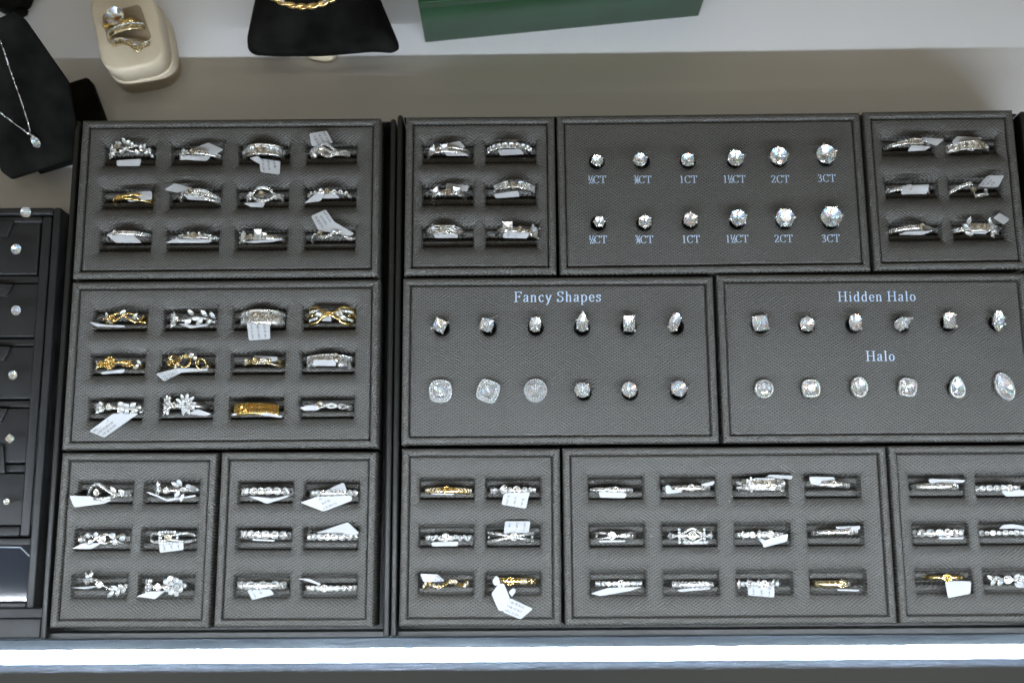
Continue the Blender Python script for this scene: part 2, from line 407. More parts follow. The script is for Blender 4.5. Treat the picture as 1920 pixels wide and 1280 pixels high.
def make_pad(hx, hy, slots, holes, seed):
    rnd = random.Random(seed)
    def lines(h, feats, inner):
        s = set()
        k = int(h * 2 / 2.4)
        for i in range(k + 1): s.add(-h + 2 * h * i / k)
        for e in (.25, .5, .8, 1.2, 1.7): s.add(-h + e); s.add(h - e)
        for a, b in feats:
            for o_ in (-7, -5.4, -4, -3, -2.2, -1.5, -1, -.6, -.3, 0, .22, .45, .7, 1.1):
                s.add(a + o_); s.add(b - o_)
            x = a + 1.3
            while x < b - 1: s.add(x); x += inner
        L_ = sorted(x for x in s if -h <= x <= h); o = [L_[0]]
        for x in L_[1:]:
            if x - o[-1] > .12: o.append(x)
        o[-1] = h
        return o
    fx = sorted({(round(c[0] - c[2], 2), round(c[0] + c[2], 2)) for c in slots} | {(round(c[0] - c[2], 2), round(c[0] + c[2], 2)) for c in holes})
    fy = sorted({(round(c[1] - c[3], 2), round(c[1] + c[3], 2)) for c in slots} | {(round(c[1] - c[2], 2), round(c[1] + c[2], 2)) for c in holes})
    inn = .45 if holes else .9
    xs = lines(hx, fx, inn if holes else 1.6); ys = lines(hy, fy, .45)
    ph = [rnd.uniform(0, 6.28) for _ in range(4)]
    def h(x, y):
        z = 0.12 * math.sin(x / 11 + ph[0]) * math.sin(y / 9 + ph[1]) + .06 * math.sin(x / 4.7 + ph[2] + y / 5.3)
        b = min(hx - abs(x), hy - abs(y))
        if b < 1.1: z -= .95 * (1 - b / 1.1) ** 2.4
        for cx, cy, sx_, sy_ in slots:
            dx, dy = abs(x - cx) - sx_, abs(y - cy) - sy_
            if dx > 8 or dy > 8: continue
            r = .7
            ax, ay = max(dx + r, 0), max(dy + r, 0)
            s = math.hypot(ax, ay) - r + min(max(dx + r, dy + r), 0)
            if s > 0:
                z -= 1.25 * math.exp(-s / .8) + 1.5 * math.exp(-(s / 3.3) ** 2) * (1.0 if dy > dx else .6)
            else:
                v = (y - cy) / sy_
                q = abs(abs(v) - .535) / .465
                foam = -4.7 - 4.6 * min(1, q) ** 3.6 + .12 * math.sin(x * 1.7 + cy)
                wz = z - 2.7
                z = wz + (foam - wz) * sstep(0, .42, -s)
        for cx, cy, r, _ in holes:
            s = math.hypot(x - cx, y - cy) - r
            if s > 4: continue
            if s > 0: z -= .5 * math.exp(-s / .5) + .25 * math.exp(-(s / 1.8) ** 2)
            else: z = z - .5 - 6 * sstep(0, .5, -s)
        return z
    m = MB()
    vs = [(x, y, h(x, y)) for y in ys for x in xs]
    nx = len(xs)
    m.add(vs, [(j * nx + i, j * nx + i + 1, (j + 1) * nx + i + 1, (j + 1) * nx + i) for j in range(len(ys) - 1) for i in range(nx - 1)])
    return m
def make_rim(hx, hy):
    prof = [(0.25, 0), (0, .6), (0, TH - 1.5), (.12, TH - .9), (.45, TH - .35), (1.0, TH - .06), (1.8, TH), (2.4, TH - .02), (2.8, TH - .2), (3.15, TH - .7), (3.35, TH - 1.5), (3.4, TH - 3.4)]
    m = MB(); n = len(prof)
    # four mitred lengths, each with its own vertices so the corner seam stays crisp
    for k in range(4):
        c = [(-hx, -hy), (hx, -hy), (hx, hy), (-hx, hy)]
        a, b = c[k], c[(k + 1) % 4]
        vs = []
        for p in (a, b):
            for u_, z in prof:
                vs.append((p[0] - math.copysign(u_, p[0]), p[1] - math.copysign(u_, p[1]), z))
        # shallow crease at each mitre
        m.add(vs, [(i, n + i, n + i + 1, i + 1) for i in range(n - 1)])
    return m
STONEHOLES = {}
for key, (cx, cy, hx, hy, rz, nc, label) in TR.items():
    t = thing('stone_tray' if nc == 6 else 'ring_tray', label, 'jewellery tray', (cx, cy, -TH), 'grey leather jewellery trays', math.radians(rz))
    TRAY[key] = t
    hx -= .25; hy -= .25
    make_rim(hx, hy).build('rim', 'rim_leather', t)
    inv = Matrix.Rotation(-math.radians(rz), 2)
    slots = []; holes = []
    if nc != 6:
        for r, (a0, a1, b0, b1, y0, y1) in enumerate(SLOTX[key]):
            for k in range(nc):
                f = k / (nc - 1)
                zx0, zx1 = a0 + (b0 - a0) * f, a1 + (b1 - a1) * f
                p = (Z(key, zx0, (y0 + y1) / 2, PAD) + Z(key, zx1, (y0 + y1) / 2, PAD)) / 2
                hw = (Z(key, zx1, y0, PAD).x - Z(key, zx0, y0, PAD).x) / 2
                hh = (Z(key, zx0, y0, PAD).y - Z(key, zx0, y1, PAD).y) / 2
                q = inv @ Vector((p.x - cx, p.y - cy))
                slots.append((q.x, q.y, hw, hh))
                SLOT[(key, r, k)] = p
    if slots:
        nr = len(slots) // nc
        cxs = [sum(slots[r * nc + k][0] for r in range(nr)) / nr for k in range(nc)]; cys = [sum(slots[r * nc + k][1] for k in range(nc)) / nc for r in range(nr)]
        hw = sum(s_[2] for s_ in slots) / len(slots); hh = sum(s_[3] for s_ in slots) / len(slots)
        slots = [(cxs[k], cys[r], hw, hh) for r in range(nr) for k in range(nc)]
    STONEHOLES[key] = holes
    TRAY[key + 'geo'] = (cx, cy, hx - 3.5, hy - 3.5, inv, slots)
# ------------------------------------------------------------------ stones
def outline(kind, n=16):
    o = []
    for i in range(n):
        a = 2 * PI * i / n
        c, s = math.cos(a), math.sin(a)
        if kind == 'round': r = .5; o.append((r * c, r * s))
        elif kind in ('princess', 'emerald', 'cushion', 'oct'):
            e = {'princess': 9, 'emerald': 7, 'cushion': 3.6, 'oct': 5}[kind]
            r = .5 / (abs(c) ** e + abs(s) ** e) ** (1 / e)
            o.append((r * c * (.72 if kind == 'emerald' else 1), r * s))
        elif kind == 'oval': o.append((.38 * c, .5 * s))
        elif kind == 'marquise':
            o.append((.27 * math.copysign(abs(c) ** 1.15, c), .5 * math.copysign(abs(s) ** .85, s) if abs(s) > 0 else 0))
        elif kind == 'pear':
            y = .5 * s; wv = (1 - s) / 2
            o.append((.34 * c * (.35 + .65 * wv ** .6) * 1.12, y))
        elif kind == 'baguette':
            e = 9; r = .5 / (abs(c) ** e + abs(s) ** e) ** (1 / e); o.append((r * c * .5, r * s))
    return o
GEM = {}
def gem_mesh(kind, mat='small_diamond'):
    if (kind, mat) in GEM: return GEM[(kind, mat)]
    n = 16; o = outline(kind, n)
    m = MB(); vs = []; fs = []; fp = []
    hc, hp, hg = .15, .42, .03
    jit = random.Random(kind).uniform
    wmin = min(.5, max(abs(p[0]) for p in o))
    hp *= wmin * 2 * .9 + .1
    vs += [(x, y, 0) for x, y in o]                        # 0..15 girdle low
    vs += [(x, y, hg) for x, y in o]                       # 16..31 girdle high
    vs += [(o[i][0] * .80, o[i][1] * .80, hg + hc * .62) for i in range(1, n, 2)]   # 32..39
    vs += [(o[i][0] * .57, o[i][1] * .57, hg + hc) for i in range(0, n, 2)]         # 40..47 table
    vs += [(o[i][0] * jit(.36, .48), o[i][1] * jit(.36, .48), -hp * jit(.52, .66)) for i in range(1, n, 2)]       # 48..55
    vs += [(0, 0, -hp)]                                    # 56
    vs += [(o[i][0] * jit(.20, .26), o[i][1] * jit(.20, .26), -hp * jit(.72, .84)) for i in range(0, n, 2)]       # 57..64
    for i in range(n): j = (i + 1) % n; fs.append((i, j, 16 + j, 16 + i))
    for k in range(8):
        g = 2 * k + 1; a, b = 16 + 2 * k, 16 + (2 * k + 2) % n; gb = (2 * k + 2) % n
        M_ = 32 + k; M2 = 32 + (k + 1) % 8
        t0, t1 = 40 + k, 40 + (k + 1) % 8
        fs += [(a, 16 + g, M_), (16 + g, b, M_), (M_, t1, t0), (b, M2, t1), (b, t1, M_)]
        P_ = 48 + k; P2 = 48 + (k + 1) % 8; Q = 57 + (k + 1) % 8; Q0 = 57 + k
        fp += [(2 * k, P_, g), (g, P_, gb), (gb, P_, Q), (gb, Q, P2), (P_, 56, Q), (P_, Q0, 56)]
    fs.append(tuple(range(40, 48)))
    m.add(vs, fs, 0, False); m.add(vs, fp, 1, False)
    GEM[(kind, mat)] = m.mesh(kind + '_stone', [mat + '_crown', mat + '_pavilion'])
    return GEM[(kind, mat)]
SLIM = {'marquise': .54, 'pear': .7, 'oval': .76, 'baguette': .5, 'emerald': .72}
def place_gem(name, kind, parent, size, mtx, mat='small_diamond', vary=None):
    o = bpy.data.objects.new(name, gem_mesh(kind, mat)); col.objects.link(o); o.parent = parent
    q = mtx.copy()
    q.translation = q.translation * MM
    o.matrix_basis = q @ Matrix.Diagonal((size, size, size, 1))
    return o

# ------------------------------------------------------------------ lettering of the trays: a serif face drawn with a broad nib
def arc(cx, cy, rx, ry, a0, a1, n=10):
    return [(cx + rx * math.cos(math.radians(a0 + (a1 - a0) * i / n)), cy + ry * math.sin(math.radians(a0 + (a1 - a0) * i / n))) for i in range(n + 1)]
def sp(*p):
    P = [Vector(q) for q in p]; o = []
    for i in range(len(P) - 1):
        a, b, c, d = P[max(0, i - 1)], P[i], P[i + 1], P[min(len(P) - 1, i + 2)]
        for k in range(5):
            t = k / 5
            q = .5 * (2 * b + (c - a) * t + (2 * a - 5 * b + 4 * c - d) * t * t + (3 * b - a - 3 * c + d) * t ** 3)
            o.append((q.x, q.y))
    o.append(tuple(P[-1])); return o
def ser(x, y, w=.15): return [(x - w, y), (x + w, y)]
GLY = {
 'F': (.60, [[(.15, 0), (.15, 1)], [(.02, .97), (.56, .97)], [(.15, .52), (.42, .52)], ser(.15, .025), [(.56, 1), (.56, .80)], [(.42, .62), (.42, .42)]]),
 'H': (.78, [[(.15, 0), (.15, 1)], [(.63, 0), (.63, 1)], [(.15, .52), (.63, .52)], ser(.15, .025), ser(.63, .025), ser(.15, .975), ser(.63, .975)]),
 'S': (.56, [sp((.45, .78), (.40, .93), (.26, .98), (.10, .88), (.10, .68), (.26, .54), (.43, .42), (.45, .18), (.28, .02), (.12, .07), (.06, .25)), [(.46, 1), (.46, .74)], [(.05, 0), (.05, .27)]]),
 'C': (.70, [sp((.60, .78), (.52, .93), (.36, .98), (.15, .84), (.08, .5), (.15, .16), (.36, .02), (.53, .07), (.63, .22)), [(.61, 1), (.61, .72)]]),
 'T': (.66, [[(.31, 0), (.31, 1)], [(.03, .97), (.59, .97)], ser(.31, .025, .16), [(.04, 1), (.04, .76)], [(.58, 1), (.58, .76)]]),
 '1': (.44, [[(.22, 0), (.22, 1)], ser(.22, .025, .14), [(.22, .98), (.07, .88)]]),
 '2': (.52, [sp((.06, .75), (.12, .93), (.26, .98), (.40, .90), (.42, .70), (.30, .42), (.06, .06)), [(.06, .05), (.46, .05)], [(.45, .04), (.48, .22)]]),
 '3': (.50, [sp((.07, .82), (.18, .97), (.34, .94), (.38, .74), (.20, .55)), sp((.20, .55), (.40, .44), (.42, .20), (.26, .02), (.06, .12))]),
 '4': (.52, [[(.33, 0), (.33, 1)], [(.33, .98), (.04, .32)], [(.04, .30), (.48, .30)]]),
 '/': (.34, [[(.0, -.05), (.36, 1.05)]]),
 'a': (.46, [sp((.08, .50), (.14, .63), (.26, .66), (.34, .54), (.34, .10), (.44, .03)), sp((.34, .40), (.12, .30), (.06, .14), (.16, .02), (.34, .14))]),
 'n': (.52, [[(.10, 0), (.10, .64)], sp((.10, .50), (.22, .64), (.36, .60), (.38, .40), (.38, 0)), ser(.11, .02, .1), ser(.38, .02, .1), [(.01, .64), (.10, .64)]]),
 'c': (.44, [sp((.38, .50), (.33, .63), (.22, .66), (.08, .50), (.07, .30), (.16, .05), (.28, .02), (.39, .14))]),
 'y': (.50, [[(.06, .64), (.25, .04)], [(.43, .64), (.25, .04), (.16, -.22), (.05, -.28)], ser(.08, .64, .09), ser(.42, .64, .08)]),
 'h': (.52, [[(.10, 0), (.10, 1)], sp((.10, .50), (.22, .64), (.36, .60), (.38, .40), (.38, 0)), ser(.11, .02, .1), ser(.38, .02, .1), [(.0, .99), (.10, .99)]]),
 'p': (.52, [[(.10, -.30), (.10, .64)], sp((.10, .50), (.22, .65), (.38, .60), (.45, .33), (.36, .06), (.22, .02), (.10, .12)), ser(.11, -.28, .1), [(.0, .63), (.10, .63)]]),
 'e': (.46, [sp((.08, .36), (.38, .36), (.36, .56), (.24, .66), (.10, .54), (.07, .30), (.16, .06), (.28, .02), (.40, .14))]),
 's': (.40, [sp((.32, .52), (.26, .64), (.14, .64), (.07, .50), (.18, .38), (.32, .26), (.30, .08), (.16, .01), (.05, .12)), [(.33, .66), (.33, .48)], [(.05, 0), (.05, .18)]]),
 'i': (.28, [[(.14, 0), (.14, .64)], ser(.14, .02, .1), [(.04, .63), (.14, .63)], [(.14, .86), (.14, .96)]]),
 'd': (.52, [[(.40, 0), (.40, 1)], sp((.40, .50), (.30, .65), (.16, .60), (.07, .33), (.15, .06), (.28, .02), (.40, .14)), [(.30, .99), (.40, .99)], [(.40, .02), (.48, .03)]]),
 'l': (.28, [[(.14, 0), (.14, 1)], ser(.14, .02, .1), [(.04, .99), (.14, .99)]]),
 'o': (.50, [arc(.24, .33, .18, .32, 90, 450, 16)])}
def serif_width(txt, track=.06):
    return sum(.30 if c == ' ' else GLY[c][0] + track for c in txt) - track
WIDE = 1.2
def draw_serif(m, txt, x, y, h, z, track=.06, thick=.112, thin=.055):
    for c in txt:
        if c == ' ': x += .30 * h * WIDE; continue
        wd, strokes = GLY[c]
        for si, s in enumerate(strokes):
            P = [Vector(q) for q in s]; n = len(P); Lf = []; Rt = []
            for i in range(n):
                tdir = (P[min(n - 1, i + 1)] - P[max(0, i - 1)])
                if tdir.length < 1e-6: tdir = Vector((0, 1))
                tdir.normalize(); nn = Vector((-tdir.y, tdir.x))
                hw = .5 * math.hypot(thick * nn.x, thin * nn.y)
                Lf.append(P[i] + nn * hw); Rt.append(P[i] - nn * hw)
            vs = [(x + q.x * h * WIDE, y + q.y * h, z + .004 * si) for q in Lf + Rt]
            m.add(vs, [(n + i, n + i + 1, i + 1, i) for i in range(n - 1)], 0, False)
        x += (wd + track) * h * WIDE
    return x
def print_text(key, cx, cy, txt, h, tk=.06):
    m = MB()
    """txt centred at a zoomed pixel of a tray; fractions are (top, bottom) tuples"""
    tx, ty, hx, hy, inv, _ = TRAY[key + 'geo']
    p = Z(key, cx, cy, PAD); q = inv @ Vector((p.x - tx, p.y - ty))
    zz = TH + PAD + .17
    wtot = 0
    for part in txt: wtot += ((serif_width(part, tk) + tk) * WIDE if isinstance(part, str) else .62) * h
    x = q.x - wtot / 2; y = q.y - h / 2
    for part in txt:
        if isinstance(part, str): x = draw_serif(m, part, x, y, h, zz, tk)
        else:
            draw_serif(m, part[0], x - .04 * h, y + .42 * h, h * .62, zz, tk, .15, .08)
            draw_serif(m, '/', x + .14 * h, y, h, zz + .012, tk, .09, .05)
            draw_serif(m, part[1], x + .30 * h, y - .04 * h, h * .62, zz + .024, tk, .15, .08)
            x += .62 * h
    m.build('lettering', 'print_blue', TRAY[key])

# ------------------------------------------------------------------ the stone trays
# zoomed centre, length in zoomed px, outline, turn, prongs, label, hole centre or None, halo rows
CTM = ['½CT', '¾CT', '1CT', '1½CT', '2CT', '3CT']
STONES = {'F': [], 'H': [], 'I': []}
for k, (x, y, r, hx_, hy_, ph) in enumerate([(255, 323, 37, 253, 329, 20), (513, 318, 43, 524, 326, 15), (799, 319, 43, 800, 328, 45), (1087, 308, 51, 1080, 325, 15), (1346, 296, 57, 1347, 318, 8), (1630, 285, 63, 1628, 312, 12)]):
    STONES['F'].append((x, y, 2 * r, 'round', 0, 4, ph, 'round stone in four prongs, upper row above its %s mark' % CTM[k], (hx_, hy_), 0))
for k, (x, y, r, hx_, hy_, ph) in enumerate([(268, 690, 34, 262, 700, 0), (542, 690, 41, 538, 698, 30), (815, 677, 44, 812, 692, 30), (1102, 667, 52, 1095, 690, 18), (1383, 667, 59, 1378, 690, 0), (1662, 660, 66, 1655, 690, 0)]):
    STONES['F'].append((x, y, 2 * r, 'round', 0, 6, ph, 'round stone in six prongs, lower row above its %s mark' % CTM[k], (hx_, hy_), 0))
STONES['H'] += [
 (262, 310, 76, 'princess', -25, 4, 45, 'small square stone turned askew, first in upper row of Fancy Shapes', (273, 324), 0),
 (535, 307, 80, 'cushion', -14, 4, 45, 'soft cornered cushion stone, second in upper row of Fancy Shapes', (547, 325), 0),
 (817, 304, 94, 'oval', -6, 4, 50, 'upright oval stone between cushion and pear stones under Fancy Shapes', (820, 324), 0),
 (1090, 290, 118, 'pear', -3, 5, 90, 'upright pear stone with its point up toward the Fancy Shapes heading', (1088, 323), 0),
 (1362, 300, 98, 'emerald', 0, 4, 57, 'upright rectangular emerald cut stone in the Fancy Shapes tray', (1358, 320), 0),
 (1625, 292, 122, 'marquise', -22, 4, 60, 'leaning marquise stone at upper right of the Fancy Shapes tray', (1636, 316), 0),
 (265, 690, 78, 'cushion', 0, 4, 45, 'cushion stone in a straight square double halo, lower left of Fancy Shapes', None, 2),
 (543, 690, 74, 'princess', -20, 4, 45, 'square stone in a tilted square double halo, lower row of Fancy Shapes', None, 2),
 (818, 686, 80, 'round', 0, 4, 45, 'round stone in a round double halo, lower row of Fancy Shapes', None, 2),
 (1090, 684, 90, 'round', 0, 4, 45, 'round stone with prongs set like a square, beside the round double halo', (1097, 700), 0),
 (1363, 682, 90, 'round', 0, 4, 0, 'round stone with prongs at top, bottom and sides, lower Fancy Shapes row', (1366, 698), 0),
 (1650, 675, 94, 'round', 0, 5, 70, 'round five prong stone at lower right of the Fancy Shapes tray', (1648, 696), 0)]
STONES['I'] += [
 (312, 344, 98, 'oct', 8, 4, 45, 'round cornered stone at the upper left of the Hidden Halo tray', (308, 360), 1.5),
 (597, 349, 92, 'round', 0, 5, 90, 'star like five prong round stone in the Hidden Halo row', (595, 360), 0),
 (892, 340, 110, 'oval', 0, 4, 50, 'upright oval stone in the Hidden Halo row under the heading', (882, 354), 0),
 (1182, 343, 122, 'pear', -62, 5, 90, 'pear stone lying on its side in the Hidden Halo row', (1175, 352), 0),
 (1467, 329, 100, 'emerald', 0, 4, 50, 'blocky rectangular stone in the Hidden Halo row', (1458, 346), 0),
 (1765, 330, 132, 'marquise', -4, 4, 35, 'upright marquise stone at the right end of the Hidden Halo row', (1755, 342), 0),
 (335, 744, 86, 'round', 0, 4, 45, 'round stone in a single halo at the left end of the Halo row', None, 1),
 (622, 741, 82, 'cushion', 0, 4, 45, 'cushion stone in a straight square halo, second in the Halo row', None, 1),
 (918, 734, 100, 'oval', 0, 4, 45, 'large oval stone in a halo below the word Halo', None, 1),
 (1213, 735, 84, 'cushion', -10, 4, 45, 'square stone in a slightly tilted halo, fourth in the Halo row', None, 1),
 (1517, 734, 110, 'pear', 0, 4, 45, 'upright pear stone in a halo, near the end of the Halo row', None, 1),
 (1805, 730, 150, 'marquise', 20, 4, 45, 'leaning marquise stone in a halo at the right end of the Halo row', None, 1)]
HW = {'round': 1, 'princess': 1, 'cushion': 1, 'oct': 1}
def stone_setting(key, x, y, size, kind, rot, prongs, ph, label, hole, halo):
    s, ox, oy = ZM[key]
    zt = 2.2 if halo < 1 else 1.2
    p = Z(key, x, y, zt)
    D = size / s * (at(960, 640, 0) - at(961, 640, 0)).length
    D *= .98
    hp = Z(key, hole[0], hole[1], PAD) if hole else p
    cup = {'round': 'round stone', 'princess': 'square stone'}.get(kind, kind + ' stone')
    root = thing('stone_setting', label, 'stone setting', (hp.x, hp.y, PAD - 5.8), 'loose stone settings on the marked trays')
    off = Vector((p.x - hp.x, p.y - hp.y, zt - (PAD - 5.8)))
    R = Matrix.Rotation(math.radians(rot), 4, 'Z')
    tilt = Matrix.Rotation(math.radians(random.uniform(-4, 4)), 4, 'X') @ Matrix.Rotation(math.radians(random.uniform(-4, 4)), 4, 'Y')
    T = Matrix.Translation(off) @ tilt @ R
    place_gem('diamond', kind, root, D, T, 'diamond')
    o = outline(kind, 48)
    def rad(a):
        best = min(o, key=lambda q: abs((math.atan2(q[1], q[0]) - a + PI) % (2 * PI) - PI)); return Vector((best[0], best[1]))
    m = MB()
    small = kind in ('pear', 'marquise', 'oval')
    bw = .30 * D * (SLIM.get(kind, 1))
    # basket: a stem, a cone of wire and a gallery ring
    stem_bot = Vector((0, 0, .2)); T3 = T
    m.tube([stem_bot, Vector((off.x * .4, off.y * .4, off.z * .4)), T3 @ Vector((0, 0, -.55 * D * .7))], .45, 8)
    gal = [T3 @ Vector((q[0] * D * .62, q[1] * D * .62, -.24 * D)) for q in outline(kind, 24)]
    m.tube(gal, .16, 6, closed=True)
    if halo == 1.5:
        pass
    m.build('basket', 'white_gold', root)
    for k in range(prongs):
        a = math.radians(ph) + 2 * PI * k / prongs
        if prongs == 4 and kind in ('emerald', 'oval', 'marquise'):
            a = [ph, 180 - ph, 180 + ph, 360 - ph][k] * PI / 180
        q = rad(a) * D
        n_ = q.normalized()
        b = MB(); rr = .22 + .028 * D
        pts = [T3 @ Vector((q.x * .30, q.y * .30, -.50 * D)), T3 @ Vector((q.x * .80, q.y * .80, -.15 * D)), T3 @ Vector((q.x + n_.x * .22, q.y + n_.y * .22, .0)),
               T3 @ Vector((q.x + n_.x * .16, q.y + n_.y * .16, .10 * D)), T3 @ Vector((q.x - n_.x * .12, q.y - n_.y * .12, .13 * D + .1))]
        b.tube(pts, rr, 7); b.ball(pts[-1], rr * 1.15)
        b.build('prong', 'white_gold', root)
    if halo in (1, 2):
        step = 1.05 if halo == 1 else 1.1
        big = MB()
        oo = outline(kind, 40)
        grow = (.58 + step * (halo - .5))
        edge = [T3 @ Vector((Vector(q) * D + Vector(q).normalized() * grow).to_tuple() + (-.7,)) for q in oo]
        inner = [T3 @ Vector((q[0] * D * .96, q[1] * D * .96, -.8)) for q in oo]
        low = [v - Vector((0, 0, 1.3)) for v in edge]
        n = len(oo)
        big.add(edge + inner + low, [(i, (i + 1) % n, n + (i + 1) % n, n + i) for i in range(n)] + [(2 * n + i, 2 * n + (i + 1) % n, (i + 1) % n, i) for i in range(n)], 0, False)
        big.build('halo_plate', 'white_gold', root)
        for row in range(halo):
            ring = [(Vector(q) * D + Vector(q).normalized() * (.66 + step * row)) for q in oo]
            per = sum((ring[i] - ring[i - 1]).length for i in range(n)); cnt = int(per / (step * .98)); acc = 0; tgt = 0
            hal = MB(); gm = gem_mesh('round')
            gv = [tuple(v.co / MM) for v in gm.vertices]; gf = [tuple(pl.vertices) for pl in gm.polygons if pl.material_index == 0]; gf2 = [tuple(pl.vertices) for pl in gm.polygons if pl.material_index == 1]
            sz = step * .84
            for i in range(n):
                a, b = ring[i], ring[(i + 1) % n]; l = (b - a).length
                while tgt <= acc + l and tgt < per - step * .4:
                    q = a + (b - a) * ((tgt - acc) / l)
                    hal.add([T3 @ Vector((q.x + v[0] * sz, q.y + v[1] * sz, .05 + v[2] * sz)) for v in gv], gf, 0, False)
                    hal.f += [[i2 + len(hal.v) - len(gv) for i2 in f2] for f2 in gf2]; hal.m += [1] * len(gf2); hal.sm += [False] * len(gf2)
                    bd = q + (b - a).normalized() * step * .5
                    tgt += per / cnt
                acc += l
            hal.build('halo_stones', ['small_diamond_crown', 'small_diamond_pavilion'], root)
    return root, hp
for key in ('F', 'H', 'I'):
    tx, ty, hx, hy, inv, _ = TRAY[key + 'geo']
    for sd in STONES[key]:
        root, hp = stone_setting(key, *sd)
        q = inv @ Vector((hp.x - tx, hp.y - ty))
        STONEHOLES[key].append((q.x, q.y, 3.65, 3.65))
def gfix(key):
    # meshes of the unit stones are in mm units inside MB, so the tray helpers stay in mm
    tx, ty, hx, hy, inv, slots = TRAY[key + 'geo']
    m = make_pad(hx, hy, slots, STONEHOLES[key], ord(key))
    m.v = [(a, b, c + TH + PAD) for a, b, c in m.v]
    m.build('ring_cushion' if slots else 'stone_panel', 'tray_leather', TRAY[key])
    for hx_, hy_, r, _ in STONEHOLES[key]:
        s = MB(); s.lathe((hx_, hy_, TH + PAD), [(3.1, -6.2), (3.1, -1.0), (3.25, -.62), (3.62, -.42), (3.85, -.75)][::-1], 24)
        s.lathe((hx_, hy_, TH + PAD), [(3.1, -6.1), (.01, -6.1)], 24)
        s.build('socket', 'socket_black', TRAY[key])
for key in TR: gfix(key)
for row, ys in ((0, (438, 438, 437, 435, 435, 430)), (1, (797, 797, 795, 793, 792, 790))):
    xs = ((257, 530, 805, 1080, 1355, 1633), (263, 540, 820, 1097, 1375, 1658))[row]
    for x, y, txt in zip(xs, ys, ([('1', '2'), 'CT'], [('3', '4'), 'CT'], ['1CT'], ['1', ('1', '2'), 'CT'], ['2CT'], ['3CT'])):
        print_text('F', x, y, txt, 3.65)
print_text('H', 950, 143, ['Fancy Shapes'], 4.9, .11)
print_text('I', 1025, 181, ['Hidden Halo'], 4.7, .11)
print_text('I', 1047, 544, ['Halo'], 4.7, .11)
# ------------------------------------------------------------------ rings
rng = random.Random(11)
GLYPH_CACHE = {}
def sans_text(txt):
    """printed tag lines as flat polygons, unit height"""
    if txt in GLYPH_CACHE: return GLYPH_CACHE[txt]
    c = bpy.data.curves.new('tag_text', 'FONT'); c.body = txt; c.size = 1.0; c.resolution_u = 2
    o = bpy.data.objects.new('tag_text', c); col.objects.link(o)
    dg = bpy.context.evaluated_depsgraph_get(); ev = o.evaluated_get(dg); me = ev.to_mesh()
    r = ([(v.co.x, v.co.y) for v in me.vertices], [tuple(p.vertices) for p in me.polygons])
    ev.to_mesh_clear(); bpy.data.objects.remove(o); bpy.data.curves.remove(c)
    GLYPH_CACHE[txt] = r
    return r
TAGLINES = ['NAT SI GH 2.0', 'LAB VS EFG 20', '14K @ $1500']
def make_tag(root, origin, key, polys, z0, zout, text, yaw):
    """folded paper price tag; polys in zoomed px; text = (corner, along, across) indices into the first polygon"""
    m = MB(); inv = Matrix.Rotation(-yaw, 2)
    for pi, poly in enumerate(polys):
        P = []
        for (x, y) in poly:
            w_ = Z(key, x, y, 1.2); q = inv @ Vector((w_.x - origin.x, w_.y - origin.y)); P.append((q.x, q.y))
        Pc = ccw(P); rp = round_poly(Pc, .8)
        def zz(x, y):
            d = min(1.0, abs(y) / 8.0)
            return z0 + (zout - z0) * d - origin.z + pi * .13 + .35 * math.sin(x * .33 + y * .22 + origin.x)
        n = len(rp); cx = sum(q[0] for q in rp) / n; cyy = sum(q[1] for q in rp) / n
        LV = (1.0, .82, .64, .46, .28, .12)
        ring = [[(cx + (x - cx) * f, cyy + (y - cyy) * f) for x, y in rp] for f in LV]
        for dz, flip in ((0, False), (-.14, True)):
            vs = [(x, y, zz(x, y) + dz) for r_ in ring for x, y in r_] + [(cx, cyy, zz(cx, cyy) + dz)]
            fs = [(k * n + i, k * n + (i + 1) % n, (k + 1) * n + (i + 1) % n, (k + 1) * n + i) for k in range(len(LV) - 1) for i in range(n)]
            fs += [((len(LV) - 1) * n + i, (len(LV) - 1) * n + (i + 1) % n, len(LV) * n) for i in range(n)]
            m.add(vs, [f[::-1] for f in fs] if flip else fs, 0, True)
        e = [(x, y, zz(x, y)) for x, y in rp] + [(x, y, zz(x, y) - .14) for x, y in rp]
        m.add(e, [(n + i, n + (i + 1) % n, (i + 1) % n, i) for i in range(n)], 0, False)
        if text and pi == text[3]:
            o_, al, ac = Vector(P[text[0]]), Vector(P[text[1]]), Vector(P[text[2]])
            A = al - o_; B = ac - o_; la, lb = A.length, B.length
            if la < .5 or lb < .5: continue
            Au, Bu = A / la, B / lb
            # letters keep upright proportions, perpendicular to the reading line
            perp = Vector((-Au.y, Au.x)); perp = perp if perp.dot(Bu) > 0 else -perp
            mir = -1 if Au.x * perp.y - Au.y * perp.x > 0 else 1
            nl = len(TAGLINES); hgt = min(1.35, lb / (nl + .6) * .95)
            for li, line in enumerate(TAGLINES):
                tv, tf = sans_text(line)
                b0 = o_ + Bu * (lb * (li + .82) / (nl + .35)) + Au * .45
                vs = [b0 + Au * (x * hgt) - perp * (y * hgt) * 1.0 for x, y in tv]
                keep = []; fin = []
                for f in tf:
                    if all(0 < (vs[i] - o_).dot(Au) < la - .4 for i in f): fin.append(f)
                m.add([(q.x, q.y, zz(q.x, q.y) + .13) for q in vs], fin, 1, False)
    m.build('price_tag', ['paper', 'ink'], root)

